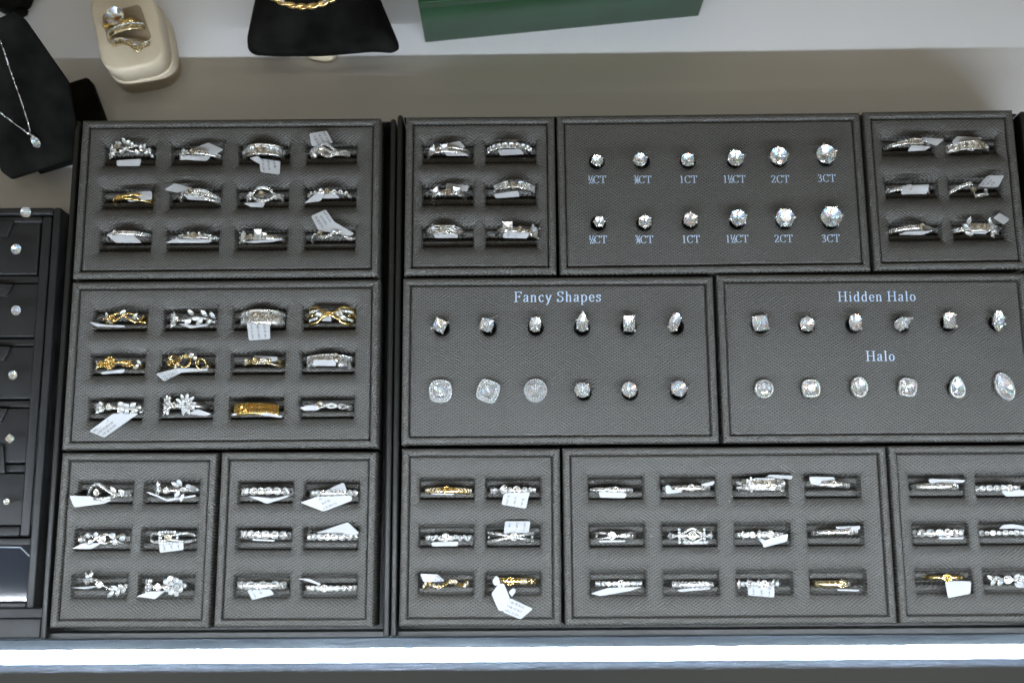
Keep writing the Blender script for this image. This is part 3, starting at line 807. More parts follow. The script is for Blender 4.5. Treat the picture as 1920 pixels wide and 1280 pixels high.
YS = 1.27
class Ring:
    def __init__(s, key, r, c, x0, x1, y, look, metal='white_gold', yaw=0.0, lift=0.0):
        xm = (x0 + x1) / 2
        p = Z(key, xm, y, 2.4 + lift)
        s.key = key
        s.mmpx = (Z(key, xm + 50, y, 0) - Z(key, xm, y, 0)).length / 50
        s.R = min(12.2, max(8.6, (x1 - x0) / 2 * s.mmpx * .985))
        s.xm, s.y = xm, y
        s.top = 2.4 + lift
        s.yaw = math.radians(yaw)
        s.origin = Vector((p.x, p.y, s.top - s.R))
        s.metal = metal
        s.root = thing('gold_ring', look, 'ring', s.origin, 'rings set in the leather trays', s.yaw)
        s.m = MB(); s.stones = 0
        s.alt = None
    def dx(s, x): return (x - s.xm) * s.mmpx
    def ang(s, d): return math.degrees(math.asin(max(-.97, min(.97, d / s.R))))
    def P(s, a, y, h=0):
        a = math.radians(a); r = s.R + h
        return Vector((r * math.sin(a), y * YS, r * math.cos(a)))
    def fr(s, a, y, h=0, rot=0.0, slope=0.0, size=1):
        ar = math.radians(a)
        Zv = Vector((math.sin(ar), 0, math.cos(ar))); X = Vector((math.cos(ar), 0, -math.sin(ar))); Y = Vector((0, 1, 0))
        M_ = Matrix((( X.x, Y.x, Zv.x), (X.y, Y.y, Zv.y), (X.z, Y.z, Zv.z))).to_4x4()
        M_ = M_ @ Matrix.Rotation(math.radians(rot), 4, 'Z')
        M_.translation = s.P(a, y, h)
        return M_
    def strand(s, yf=0.0, w=1.8, t=1.5, a0=-180, a1=180, hf=0.0, n=None, mi=0, wf=None, dome=.25):
        if not callable(yf): yv = yf; yf = lambda a: yv
        if not callable(hf): hv = hf; hf = lambda a: hv
        closed = a0 == -180 and a1 == 180
        n = n or max(8, int((a1 - a0) / 3.5))
        prof = [(-.5, -1.0), (-.5, -.25), (-.36, -.02), (0, dome * .3), (.36, -.02), (.5, -.25), (.5, -1.0)]
        vs = []; K = len(prof); cnt = n if closed else n + 1
        for i in range(cnt):
            a = a0 + (a1 - a0) * i / n
            ww = w if wf is None else wf(a)
            for py, pz in prof: vs.append(s.P(a, yf(a) + py * ww, hf(a) + pz * t))
        fs = []
        for i in range(n):
            i2 = (i + 1) % cnt
            for k in range(K):
                k2 = (k + 1) % K
                fs.append((i * K + k, i * K + k2, i2 * K + k2, i2 * K + k))
        if not closed: fs.append(list(range(K))); fs.append([(cnt - 1) * K + k for k in range(K)][::-1])
        s.m.add(vs, fs, mi, True)
    def shank(s, w=1.9, t=1.4, a=62):
        """plain lower part of the ring that sits in the slot"""
        s.strand(0, w, t, a, 360 - a)
    def stone(s, a, y, size, kind='round', rot=0, h=.35, beads=4, cup=True):
        size *= 1.18
        M_ = s.fr(a, y, h, rot + rng.uniform(-6, 6)) @ Matrix.Rotation(math.radians(rng.uniform(-9, 9)), 4, 'X') @ Matrix.Rotation(math.radians(rng.uniform(-9, 9)), 4, 'Y')
        place_gem('side_stone', kind, s.root, size, M_)
        sl = SLIM.get(kind, 1.0)
        F = s.fr(a, y, h, rot)
        o = outline(kind, 16); n = 16
        if cup:
            up = [F @ Vector((q[0] * size * 1.03, q[1] * size * 1.03, .0)) for q in o]
            up2 = [F @ Vector((q[0] * size * .95, q[1] * size * .95, .03)) for q in o]
            lo = [F @ Vector((q[0] * size * .6, q[1] * size * .6, -.5 * size * sl - .15)) for q in o]
            s.m.add(up2 + up + lo, [(i, (i + 1) % n, n + (i + 1) % n, n + i) for i in range(n)] + [(n + i, n + (i + 1) % n, 2 * n + (i + 1) % n, 2 * n + i) for i in range(n)])
        if beads:
            for k in range(beads):
                q = o[(2 + 16 * k // beads) % 16] if kind not in ('marquise', 'pear') else o[(0 + 16 * k // beads + (4 if beads == 2 else 0)) % 16]
                s.m.ball(F @ Vector((q[0] * size * 1.02, q[1] * size * 1.02, .12 * size)), .09 * size * (.8 + .2 * sl) + .05, 0, 5)
    def pave(s, yf=0.0, a0=-75, a1=75, size=1.15, gap=None, pitch=1.12, beads=True, hf=.12):
        """a line of small equal stones along the ring, one mesh: too fine to tell apart"""
        if not callable(yf): yv = yf; yf = lambda a: yv
        gm = gem_mesh('round'); gv = [tuple(v.co / MM) for v in gm.vertices]; gf = [tuple(p.vertices) for p in gm.polygons if p.material_index == 0]; gf2 = [tuple(p.vertices) for p in gm.polygons if p.material_index == 1]
        if s.pv is None: s.pv = MB()
        a = a0; size *= 1.16
        while a <= a1:
            if gap is None or abs(a - gap[0]) > gap[1]:
                F = s.fr(a, yf(a), hf, rng.uniform(0, 90)) @ Matrix.Rotation(rng.uniform(-.16, .16), 4, 'X') @ Matrix.Rotation(rng.uniform(-.16, .16), 4, 'Y')
                s.pv.add([F @ (Vector(v) * size) for v in gv], gf, 0, False); q0 = len(s.pv.v) - len(gv)
                s.pv.f += [[i + q0 for i in f] for f in gf2]; s.pv.m += [1] * len(gf2); s.pv.sm += [False] * len(gf2)
                if beads:
                    F2 = s.fr(a, yf(a), hf, 0)
                    for q in (-1, 1): s.m.ball(F2 @ Vector((size * .5, q * size * .42, .06)), size * .13, 0, 4)
            sl = (yf(a + 1) - yf(a)) / math.radians(1)
            a += math.degrees(size * pitch / math.hypot(s.R, sl))
    pv = None
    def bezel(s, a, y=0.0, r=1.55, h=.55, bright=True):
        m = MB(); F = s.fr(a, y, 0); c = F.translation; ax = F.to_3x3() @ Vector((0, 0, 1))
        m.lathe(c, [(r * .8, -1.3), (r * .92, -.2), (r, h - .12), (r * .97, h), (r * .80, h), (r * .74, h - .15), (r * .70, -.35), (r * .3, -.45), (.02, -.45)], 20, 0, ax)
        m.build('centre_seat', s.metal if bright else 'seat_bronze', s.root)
    def leaf(s, a, y, size, rot): s.stone(a, y, size, 'marquise', rot, .45, 2)
    def done(s, tags=(), z0=1.3, zout=.2, text=None):
        s.m.build('band', [s.metal, 'white_gold'], s.root)
        if s.pv: s.pv.build('pave_stones', ['small_diamond_crown', 'small_diamond_pavilion'], s.root)
        if tags: make_tag(s.root, s.origin, s.key, tags, z0, zout, text, s.yaw)
        return s
POS4 = ['first', 'second', 'third', 'fourth']
TN = {'A': 'the upper left tray', 'B': 'the middle left tray', 'C': 'the lower left corner tray', 'D': 'lower tray left of gap', 'E': 'tray left of carat stones',
      'G': 'tray right of carat stones', 'J': 'tray below Fancy Shapes', 'K': 'twelve-slot tray below Halo', 'L': 'the lower right corner tray'}
def lab(key, r, c, look):
    row = ('top', 'middle', 'bottom')[r]
    return '%s, %s in %s' % (look, '%s row %s' % (row, POS4[c]) if TR[key][5] == 4 else '%s %s' % (row, 'left' if c == 0 else 'right'), TN[key])
def RG(key, r, c, x0, x1, y, look, metal='white_gold', yaw=0.0, lift=0.0):
    return Ring(key, r, c, x0, x1, y, lab(key, r, c, look), metal, yaw, lift)
def ease(a, k=26): return math.tanh(a / k)
def shared(g, size, bez, br=1.5, w=None, a=80):
    g.strand(0, w or size * .62, 1.3, hf=-.25); b = g.ang(bez); st = math.degrees(size * 1.26 / g.R)
    gap = math.degrees((br + size * .52) / g.R)
    for sg in (1, -1):
        x = b + sg * gap
        while -a < x < a: g.stone(x, 0, size, beads=4, h=.3); x += sg * st
    g.bezel(b, 0, br)
def pave_band(g, w, rows, size, bez, br=1.5, sides=True, gapx=.1):
    g.strand(0, w, 1.5)
    b = g.ang(bez); hw = math.degrees((br + size * .35 + gapx) / g.R)
    for k in range(rows):
        g.pave((k - (rows - 1) / 2) * size * 1.0, size=size, gap=(b, hw), beads=rows == 1)
    if sides and rows > 1:
        for q in (-1, 1): g.strand(q * w * .5, .3, 1.2, hf=.12)
    g.bezel(b, 0, br)

# --- upper left tray
g = RG('A', 0, 0, 235, 500, 240, 'white gold ring of tangled leaf sprigs')
g.shank(); yf = lambda a: 1.3 * math.sin(a / 17); g.strand(yf, .8, 1.2, -75, 75); g.strand(lambda a: -1.2 * math.sin(a / 17 + .6), .7, 1.2, -75, 75)
for a, y, s_, r_ in ((-68, -1.6, 2.2, 30), (-52, 1.4, 2.2, -40), (-38, -.4, 2.4, 20), (-22, 1.9, 2.4, -15), (-8, 2.6, 2.6, 35), (-4, -.6, 2.3, -50), (12, .9, 2.4, 10), (24, -1.5, 2.3, 40), (40, 1.3, 2.3, -30), (56, .2, 2.2, 35), (66, -1.5, 2.1, -10), (-60, .2, 2.3, 0), (-45, -1.6, 2.2, 0), (-30, 2.2, 2.6, 0), (-15, -1.4, 2.5, 0), (3, 2.0, 2.6, 0), (32, .2, 2.5, 0), (47, -1.0, 2.3, 0)): g.leaf(a, y, s_, r_) if abs(a) % 4 == 0 else g.stone(a, y, s_ * .72)
g.bezel(-30, .9, 1.3, bright=False)
g.done([[(300, 308), (448, 302), (438, 342), (302, 340)]])
g = RG('A', 0, 1, 645, 900, 262, 'thin white gold ring with left cluster', yaw=-3)
g.strand(0, 1.7, 1.4); g.pave(0, 5, 75, 1.1); g.bezel(g.ang(g.dx(745)), 0, 1.5, bright=False)
for a, y in ((-55, -.9), (-44, .9), (-40, -.9), (-52, .9), (-30, 0), (-66, 0)): g.stone(a, y, 1.6)
g.done([[(742, 246), (835, 205), (928, 250), (872, 280)], [(665, 305), (702, 284), (852, 286), (828, 313)]])
g = RG('A', 0, 2, 1010, 1275, 245, 'wide white channel band with brown gap')
g.strand(1.8, .8, 1.6, hf=.35); g.strand(-1.8, .8, 1.6, hf=.35); g.strand(0, 3.2, 1.2, hf=-.4)
for a in (-66, -55, -45, -36, -28, -20, 18, 26, 34, 43, 53, 64): g.stone(a, 0, 2.1, 'baguette', 0, .15, 0, cup=False)
g.bezel(-2, 0, 1.2, .2, bright=False)
g.done([[(1130, 300), (1255, 315), (1250, 392), (1138, 375)], [(1075, 296), (1128, 285), (1150, 320), (1132, 330)]], text=(3, 0, 2, 0))
g = RG('A', 0, 3, 1415, 1650, 252, 'white gold swirl ring with looping pave strands')
g.shank(); 
for k, (o_, am) in enumerate(((0, 2.6), (.9, 2.2), (2.2, 2.6))):
    yf = lambda a, o_=o_, am=am: am * math.cos((a + 18) / 24 + o_) * math.exp(-((a + 10) / 60) ** 2)
    g.strand(yf, .9, 1.1, -72, 74, hf=.2 * k); g.pave(yf, -72, 72, .85, hf=.2 * k + .1)
g.stone(-50, 1.0, 1.9); g.stone(-42, -1.6, 1.9); g.bezel(-18, -.2, 1.9, .8)
g.done([[(1425, 160), (1525, 140), (1562, 212), (1440, 232)]], text=(1, 2, 0, 0), zout=1.5)
g = RG('A', 1, 0, 250, 510, 522, 'thin yellow gold split ring with open seat', 'yellow_gold', -1)
g.shank(1.6); g.strand(lambda a: .9 * ease(a + 30, 40) + .2, .9, 1.2, -80, 80); g.strand(lambda a: -.9 * ease(a + 30, 40) - .1, .9, 1.2, -80, 80); g.bezel(-34, 0, 1.5)
g.stone(-58, 0, 1.5)
g.done([[(362, 495), (510, 490), (512, 540), (372, 552)]])
g = RG('A', 1, 1, 645, 905, 505, 'white gold pave ring curving over its seat', yaw=-4)
g.shank(); y1 = lambda a: 1.5 * math.cos(a / 32); y2 = lambda a: -.7 + 1.0 * ease(a, 30) * -1
for yf in (y1, y2, lambda a: .4 - a / 90): g.strand(yf, 1.0, 1.2, -75, 75); g.pave(yf, -75, 75, .95)
g.bezel(g.ang(g.dx(735)), .9, 1.5, .7, bright=False)
g.done([[(583, 482), (640, 444), (748, 470), (660, 502)], [(698, 512), (790, 520), (850, 545), (720, 540)]])
g = RG('A', 1, 2, 1042, 1262, 508, 'white gold swirl halo ring around dark seat')
g.shank()
for sg in (1, -1):
    yf = lambda a, sg=sg: sg * 2.5 * math.sqrt(max(0, 1 - (a / 34) ** 2)) if abs(a) < 34 else sg * -.02 * (abs(a) - 34) * (1 if a > 0 else -1)
    g.strand(yf, 1.0, 1.2, -75, 75, hf=.2); g.pave(yf, -75, 75, .95, hf=.3)
g.stone(-42, .6, 1.6); g.stone(-50, -.9, 1.6); g.stone(40, -.9, 1.7); g.stone(54, .2, 1.5); g.bezel(-3, 0, 1.6, .5, bright=False)
g.done([[(1040, 558), (1168, 553), (1155, 584), (1082, 579)]])
g = RG('A', 1, 3, 1398, 1660, 492, 'white gold band of spaced round bezels')
g.strand(0, .9, 1.1)
for a in (-66, -50, -34, -17, 17, 34, 52, 68): g.stone(a, .2 * math.sin(a), 1.9, beads=0)
g.bezel(0, 0, 1.5, bright=False)
g.done([[(1393, 557), (1462, 505), (1520, 498), (1490, 546)], [(1522, 505), (1575, 505), (1602, 530), (1500, 534)]])
g = RG('A', 2, 0, 210, 490, 730, 'slim white gold pave arc ring')
pave_band(g, 1.6, 1, 1.15, g.dx(293), 1.5)
g.done([[(248, 742), (390, 735), (450, 788), (298, 789)]])
g = RG('A', 2, 1, 620, 885, 748, 'white gold ring with baguette shoulders')
g.strand(0, 1.7, 1.4); g.bezel(0, 0, 1.5, .6, bright=False)
for a, s_ in ((-34, 2.9), (34, 2.9)): g.stone(a, 0, s_, 'baguette', 90, .5, 4)
for a in (-58, -66, 56, 64): g.stone(a, 0, 1.3)
for a in (-14, 14): g.stone(a, .9, .9); g.stone(a, -.9, .9)
g.done([[(585, 788), (640, 768), (862, 770), (842, 788)]])
g = RG('A', 2, 2, 1000, 1285, 752, 'white gold ring with two emerald cut stones')
g.strand(0, 1.8, 1.4); g.bezel(g.ang(g.dx(1086)), 0, 1.4, .6, bright=False)
g.stone(g.ang(g.dx(1038)), .4, 4.2, 'emerald', 0, 1.0, 4); g.stone(g.ang(g.dx(1130)), .4, 4.2, 'emerald', 0, 1.0, 4)
g.stone(g.ang(g.dx(1010)), 0, 2.4, 'emerald', 0, .5, 4); g.stone(g.ang(g.dx(1163)), 0, 2.3, 'emerald', 0, .5, 4)
g.done([[(1035, 784), (1180, 770), (1278, 765), (1220, 782), (1100, 792)]])
g = RG('A', 2, 3, 1415, 1685, 742, 'slim crown-like white gold ring, tag standing up')
yf = lambda a: .9 * math.sin(a / 11); g.strand(yf, 1.0, 1.2); g.pave(yf, -78, 78, 1.0); g.bezel(g.ang(g.dx(1485)), .7, 1.4, .6, bright=False)
for a in (8, 22, 36, 52, 68): g.stone(a, yf(a), 1.4)
g.done([[(1435, 637), (1520, 597), (1568, 668), (1686, 738), (1664, 752), (1478, 718)]], text=(1, 2, 0, 0), zout=1.6)

# --- middle left tray
g = RG('B', 0, 0, 255, 500, 252, 'yellow gold vine ring with white leaves', 'yellow_gold')
g.shank(1.6)
for o_ in (0, 2.1): yf = lambda a, o_=o_: 1.5 * math.sin(a / 15 + o_); g.strand(yf, .8, 1.1, -75, 75)
g.bezel(g.ang(g.dx(328)), -.2, 1.7, .5)
for a, y, r_ in ((6, 1.6, -50), (-28, -1.6, 50), (36, .3, -30), (-44, .9, 20)): g.leaf(a, y, 2.9, r_)
for a, y in ((50, -1.2), (60, .9), (66, -1), (-62, 0)): g.m.ball(g.P(a, y, .5), .8, 0, 8)
g.done([[(198, 278), (250, 292), (400, 300), (400, 308), (240, 304)]])
g = RG('B', 0, 1, 630, 915, 262, 'white gold ring with leaf pairs', yaw=-1)
g.shank(1.6); g.strand(lambda a: .5 * math.sin(a / 14), .8, 1.1, -78, 78); g.bezel(g.ang(g.dx(690)), .1, 1.4, .7)
for a, y, r_ in ((-58, 1.3, 10), (-60, -1.3, -15), (-48, 1.4, -20), (-47, -1.1, 20), (-5, -1.3, -55), (0, 2.2, 55), (12, 0, 90), (20, -1.2, -50), (28, 2.2, 50), (40, -.9, -50), (48, 2.0, 50), (62, -.4, 90)): g.leaf(a, y, 3.0, r_ + 90 if False else r_)
g.done([[(700, 288), (765, 306), (872, 288), (862, 300), (770, 316)]])
g = RG('B', 0, 2, 1030, 1290, 250, 'wide white gold band of three pave rows')
pave_band(g, 5.2, 3, 1.45, g.dx(1137), 1.4)
g.done([[(1088, 284), (1215, 280), (1217, 374), (1097, 382)]], text=(3, 0, 2, 0))
g = RG('B', 0, 3, 1415, 1685, 236, 'yellow gold infinity ring with pave loops', 'yellow_gold')
g.shank(1.8)
for sg in (1, -1):
    yf = lambda a, sg=sg: sg * 3.0 * math.sin(math.radians(min(90, abs(a) * 2.1))) * (1 if a > 0 else 1) * (1 if abs(a) < 62 else math.exp(-((abs(a) - 62) / 14) ** 2)) * (.25 + .75 * min(1, abs(a) / 30))
    g.strand(yf, 1.0, 1.3, -80, 80, hf=.3)
    yi = lambda a, sg=sg: sg * 1.5 * math.sin(math.radians(min(90, abs(a) * 2)))
    g.pave(yi, -72, -28, 1.15, hf=.0); g.pave(yi, 28, 72, 1.15, hf=.0)
for a, y, r_ in ((-24, 0, 90), (24, .2, 70), (33, -1, 60)): g.leaf(a, y, 3.2, r_)
g.bezel(0, 0, 1.3, .6)
g.done([[(1480, 205), (1548, 203), (1565, 275), (1500, 272)]], z0=.6)
g = RG('B', 1, 0, 208, 475, 512, 'yellow gold sunflower ring', 'yellow_gold')
g.shank(1.6); g.strand(lambda a: .5 * math.sin(a / 12), .9, 1.1, -78, 78)
fa = g.ang(g.dx(318))
for k in range(10):
    q = 2 * PI * k / 10; F = g.fr(fa, .1, .4); g.m.ball(F @ Vector((2.5 * math.cos(q), 2.5 * math.sin(q), 0)), .82, 0, 8)
g.bezel(fa, .1, 1.7, .7)
for a in (-40, -33, 22, 30, 37):
    for y in (.8, -.8): g.m.ball(g.P(a, y, .3), .75, 0, 7)
for a, y, r_ in ((-62, .8, 60), (-58, -.9, -60), (52, -.9, -50), (60, .9, 50)): g.leaf(a, y, 2.8, r_)
g.done([[(262, 562), (405, 543), (392, 566), (270, 572)]])
g = RG('B', 1, 1, 615, 865, 505, 'yellow gold ring of circles and bubbles', 'yellow_gold', -3)
g.shank(1.6)
def loop(g, a, y, r, t=.42, h=.3):
    F = g.fr(a, y, h); g.m.tube([F @ Vector((r * math.cos(2 * PI * k / 24), r * math.sin(2 * PI * k / 24), 0)) for k in range(24)], t, 6, closed=True)
loop(g, -34, .3, 2.7); loop(g, 0, .2, 2.6); loop(g, 42, -.3, 2.4); loop(g, -62, 0, 1.6)
for a, y, s_ in ((-58, 1.6, 1.4), (-16, -1, 1.5), (-12, 1.4, 1.7), (2, 2.0, 1.9), (14, 2.4, 2.0), (24, 1.6, 1.5), (30, .2, 1.5), (48, -1.6, 1.6), (60, -.8, 1.5), (-24, -2, 1.3)): g.stone(a, y, s_)
g.bezel(-36, .2, 1.3, .5)
g.done([[(574, 570), (700, 540), (866, 542), (866, 552), (692, 566), (620, 613)]], text=(0, 1, 5, 0))
g = RG('B', 1, 2, 1050, 1285, 502, 'pale gold ring with two round stones', 'pale_gold', -2)
g.shank(1.5); g.strand(lambda a: .7 * ease(a - 10, 30) + .4, .9, 1.2, -80, 80); g.strand(lambda a: -.7 * ease(a - 10, 30) - .2, .9, 1.2, -80, 80)
g.stone(g.ang(g.dx(1082)), 0, 2.8, h=.6); g.stone(g.ang(g.dx(1182)), 0, 2.7, h=.6); g.bezel(g.ang(g.dx(1135)), 0, 1.6, .6)
g.done([[(1124, 468), (1262, 477), (1260, 497), (1150, 520)]])
g = RG('B', 1, 3, 1405, 1670, 492, 'wide pave ring with gap and pale seat', yaw=1)
g.strand(0, 1.5, 1.3); g.strand(0, 4.3, 1.3, -78, 14); g.strand(-.2, 4.3, 1.3, 28, 78)
for q in (-1.45, 0, 1.45): g.pave(q, -74, 12, 1.35); g.pave(q - .2, 30, 74, 1.35)
g.bezel(21, 1.2, 1.5, .5, bright=False)
g.done([[(1467, 498), (1592, 497), (1593, 532), (1470, 529)]], z0=3.4, zout=2.6)
g = RG('B', 2, 0, 205, 480, 762, 'white gold ring of paired round clusters', yaw=-2)
g.strand(0, 1.0, 1.2)
for a, y, s_ in ((-70, .6, 2.0), (-62, -1.1, 1.9), (-52, .9, 2.2), (-40, 1.5, 2.0), (-36, -.6, 2.3), (16, -.9, 2.5), (14, 1.2, 2.2), (26, .7, 2.3), (28, -1.2, 2.1), (42, 1.3, 2.4), (46, -.9, 2.6), (58, .6, 2.2), (68, -.6, 2.0), (76, .7, 1.9)): g.stone(a, y, s_)
g.bezel(-12, .2, 1.6, .8)
g.done([[(195, 893), (335, 795), (478, 793), (278, 927)]], text=(0, 1, 3, 0), zout=-.2)
g = RG('B', 2, 1, 590, 850, 748, 'large white gold ring with two leafy fans')
g.strand(0, 1.4, 1.3)
for ca, cy_, k0, n_, rr in ((-42, .2, 60, 7, 2.9), (10, .2, -100, 9, 3.2)):
    for k in range(n_):
        q = math.radians(k0 + k * 36); g.leaf(ca + math.degrees(rr * math.cos(q) / g.R), cy_ + rr * math.sin(q) * .85, 2.5, math.degrees(q) - 90)
    for k in range(6):
        q = math.radians(k * 60); g.stone(ca + math.degrees(1.3 * math.cos(q) / g.R), cy_ + 1.3 * math.sin(q), 1.5, h=.8)
    for k in range(8):
        q = math.radians(k * 45 + 20); g.stone(ca + math.degrees(2.3 * math.cos(q) / g.R), cy_ + 2.0 * math.sin(q), 1.25, h=.55, beads=0)
g.bezel(-17, 0, 1.5, .9)
g.done([[(750, 796), (812, 770), (886, 796), (850, 806)]])
g = RG('B', 2, 2, 990, 1250, 766, 'wide ribbed yellow gold band', 'yellow_gold')
g.strand(0, 4.4, 1.2, dome=0, hf=-.45)
for k in range(-11, 12):
    a = k * 7.0
    if abs(a - g.ang(g.dx(1062))) < 8: continue
    F = g.fr(a, 0, -.1); g.m.tube([F @ Vector((0, -2.45, -.1)), F @ Vector((0, -2.2, .12)), F @ Vector((0, 2.2, .12)), F @ Vector((0, 2.45, -.1))], .42, 6)
g.bezel(g.ang(g.dx(1062)), 0, 1.7, .4)
g.done([[(1000, 797), (1030, 792), (1030, 804), (1005, 806)], [(1130, 798), (1190, 788), (1288, 808), (1280, 818), (1190, 806)]])
g = RG('B', 2, 3, 1390, 1670, 750, 'thin twisting white gold ring', yaw=-1)
for o_ in (0, PI): yf = lambda a, o_=o_: .6 * math.sin(a / 9 + o_); g.strand(yf, .75, 1.1); g.pave(yf, -78, 78, .85, beads=False)
g.bezel(g.ang(g.dx(1503)), .4, 1.5, .8, bright=False)
g.done([[(1385, 760), (1442, 748), (1526, 755), (1482, 777), (1412, 779)]])

# --- lower left corner tray
g = RG('C', 0, 0, 205, 468, 275, 'white gold bypass ring looping over its seat')
g.shank(1.5); y1 = lambda a: 3.9 * math.exp(-((a + 22) / 30) ** 2) - .6; y2 = lambda a: -1.8 * math.exp(-((a - 0) / 45) ** 2) + .02 * a
for yf in (y1, y2): g.strand(yf, 1.2, 1.2, -78, 78); g.pave(yf, -78, 78, 1.15)
g.leaf(20, 1.2, 2.8, 40); g.leaf(38, .8, 2.4, 70); g.bezel(-19, .3, 1.6, .9)
g.done([[(147, 288), (255, 290), (378, 312), (332, 330), (170, 351)]])
g = RG('C', 0, 1, 590, 830, 258, 'thin white gold ring with leaf sprays')
g.strand(0, 1.0, 1.2); g.bezel(g.ang(g.dx(675)), 0, 1.6, .8)
for a, y, r_ in ((-52, 2.2, -15), (-46, .6, 20), (-58, -.6, 40), (6, 1.9, 60), (12, -1.4, -30), (16, 2.6, 35), (24, -2.6, -15), (28, .3, 80), (40, 1.4, 75), (52, 1.0, 80), (62, .4, 85)): g.leaf(a, y, 2.9, r_)
g.done([[(563, 268), (585, 268), (675, 306), (675, 318)], [(675, 306), (835, 283), (835, 292), (675, 319)]])
g = RG('C', 1, 0, 155, 445, 522, 'white gold scroll ring with round stones')
g.strand(0, .9, 1.1, 70, 290)
for o_ in (0, PI): yf = lambda a, o_=o_: 1.6 * math.sin(a / 13 + o_ + .4); g.strand(yf, .75, 1.1, -80, 80)
for a, y, s_ in ((-70, 0, 2.2), (-40, -.3, 2.4), (-22, 1.1, 2.1), (-16, -1.1, 2.0), (-4, 1.5, 1.8), (30, 1.0, 2.2), (36, -1.2, 2.0), (52, .2, 2.3), (68, 0, 2.0)): g.stone(a, y, s_)
g.bezel(10, 0, 1.7, .9)
g.done([[(158, 576), (222, 545), (322, 545), (262, 578)]])
g = RG('C', 1, 1, 555, 820, 516, 'white gold split shank ring, square halo')
for q in (1, -1):
    yf = lambda a, q=q: q * (.5 + 1.0 * math.exp(-((abs(a) - 38) / 26) ** 2)); g.strand(yf, .95, 1.2); g.pave(yf, 26, 78, 1.0, hf=.15); g.pave(yf, -78, -22, 1.0, hf=.15)
for x_ in (-1, 1): g.pave(lambda a: 0, -20 + 0 * x_, -16, .9)
for q in (1, -1): g.pave(q * 1.9, -22, 20, 1.0, hf=.5)
for a in (-22, 20):
    for y in (-1, 0, 1): g.stone(a, y, 1.0, h=.5, beads=0)
g.bezel(-1, 0, 1.6, .5, bright=False)
g.done([[(634, 539), (766, 539), (766, 582), (637, 598)]], text=(3, 0, 2, 0))
g = RG('C', 2, 0, 195, 445, 772, 'white gold S curve ring with leaf ends')
yf = lambda a: -2.0 * ease(a - 3, 16) * math.exp(-(a / 75) ** 2); g.strand(yf, .95, 1.2)
for a, y, r_ in ((-62, 1.2, 70), (-52, 2.9, 20), (-48, .8, 80), (-40, 2.2, 40), (-30, 3.4, -30), (-28, 1.6, 60), (24, -3.1, -40), (32, -1.2, 60), (40, -2.6, -10), (48, -.9, 40), (56, -2.0, -40), (64, -.6, 70)): g.leaf(a, y, 2.9, r_)
g.bezel(-4, .1, 1.7, .9)
g.done([[(157, 788), (225, 786), (292, 778), (290, 786), (222, 796)]])
g = RG('C', 2, 1, 535, 770, 785, 'white gold ring of two round stone clusters')
g.strand(0, 1.3, 1.3)
for a, y, s_ in ((-62, 1.8, 2.0), (-64, -.2, 2.0), (-58, -2, 2.0), (-50, 1, 2.1), (-48, -1, 2.1), (-40, 2, 2.0), (-38, 0, 2.2), (-40, -2, 1.9), (10, 1.7, 2.2), (12, -.6, 2.3), (20, 2.9, 2.2), (22, .8, 2.5), (24, -1.7, 2.3), (33, 2.2, 2.3), (35, -.2, 2.4), (36, -2.3, 2.1), (46, 1.4, 2.2), (48, -.9, 2.2), (58, .3, 2.0)): g.stone(a, y, s_)
g.bezel(-11, 0, 1.7, .9)
g.done([[(507, 836), (580, 810), (668, 806), (612, 851)]])

# --- lower tray left of the gap
g = RG('D', 0, 0, 1060, 1357, 262, 'wide diamond band over a V-shaped tag')
shared(g, 3.0, g.dx(1190), 1.7)
g.done([[(1118, 288), (1220, 310), (1350, 283), (1330, 296), (1222, 332)]])
g = RG('D', 0, 1, 1445, 1710, 272, 'diamond band crossed by a large printed tag')
shared(g, 2.5, g.dx(1528), 1.4)
g.done([[(1405, 325), (1498, 292), (1684, 286), (1688, 314), (1528, 373)], [(1540, 262), (1640, 214), (1662, 262)]], text=(4, 3, 0, 0), z0=2.0)
g = RG('D', 1, 0, 1057, 1345, 500, 'diamond band with a raised centre seat', yaw=-2)
shared(g, 3.1, g.dx(1175), 1.6)
g.done([[(1143, 520), (1265, 528), (1262, 536), (1146, 532)]])
g = RG('D', 1, 1, 1424, 1710, 512, 'diamond band with a pointed tag behind')
shared(g, 2.7, g.dx(1552), 1.6)
g.done([[(1490, 490), (1662, 431), (1728, 492), (1700, 500)]])
g = RG('D', 2, 0, 1040, 1312, 778, 'mixed diamond band with tag hanging below')
g.strand(0, 2.2, 1.3)
for i, a in enumerate((-70, -58, -44, -31, -18, -4, 10, 24, 38, 52, 66)): g.stone(a, .15 * (-1) ** i, 2.6 if i % 2 else 3.2)
g.bezel(2, -.2, 1.4, 1.2)
g.done([[(1113, 800), (1240, 795), (1263, 825), (1140, 856)]], text=(3, 0, 2, 0))
g = RG('D', 2, 1, 1418, 1706, 792, 'slender diamond band with curled tag end')
shared(g, 2.2, g.dx(1537), 1.7)
g.done([[(1388, 738), (1452, 740), (1518, 768), (1512, 776), (1440, 752)]])

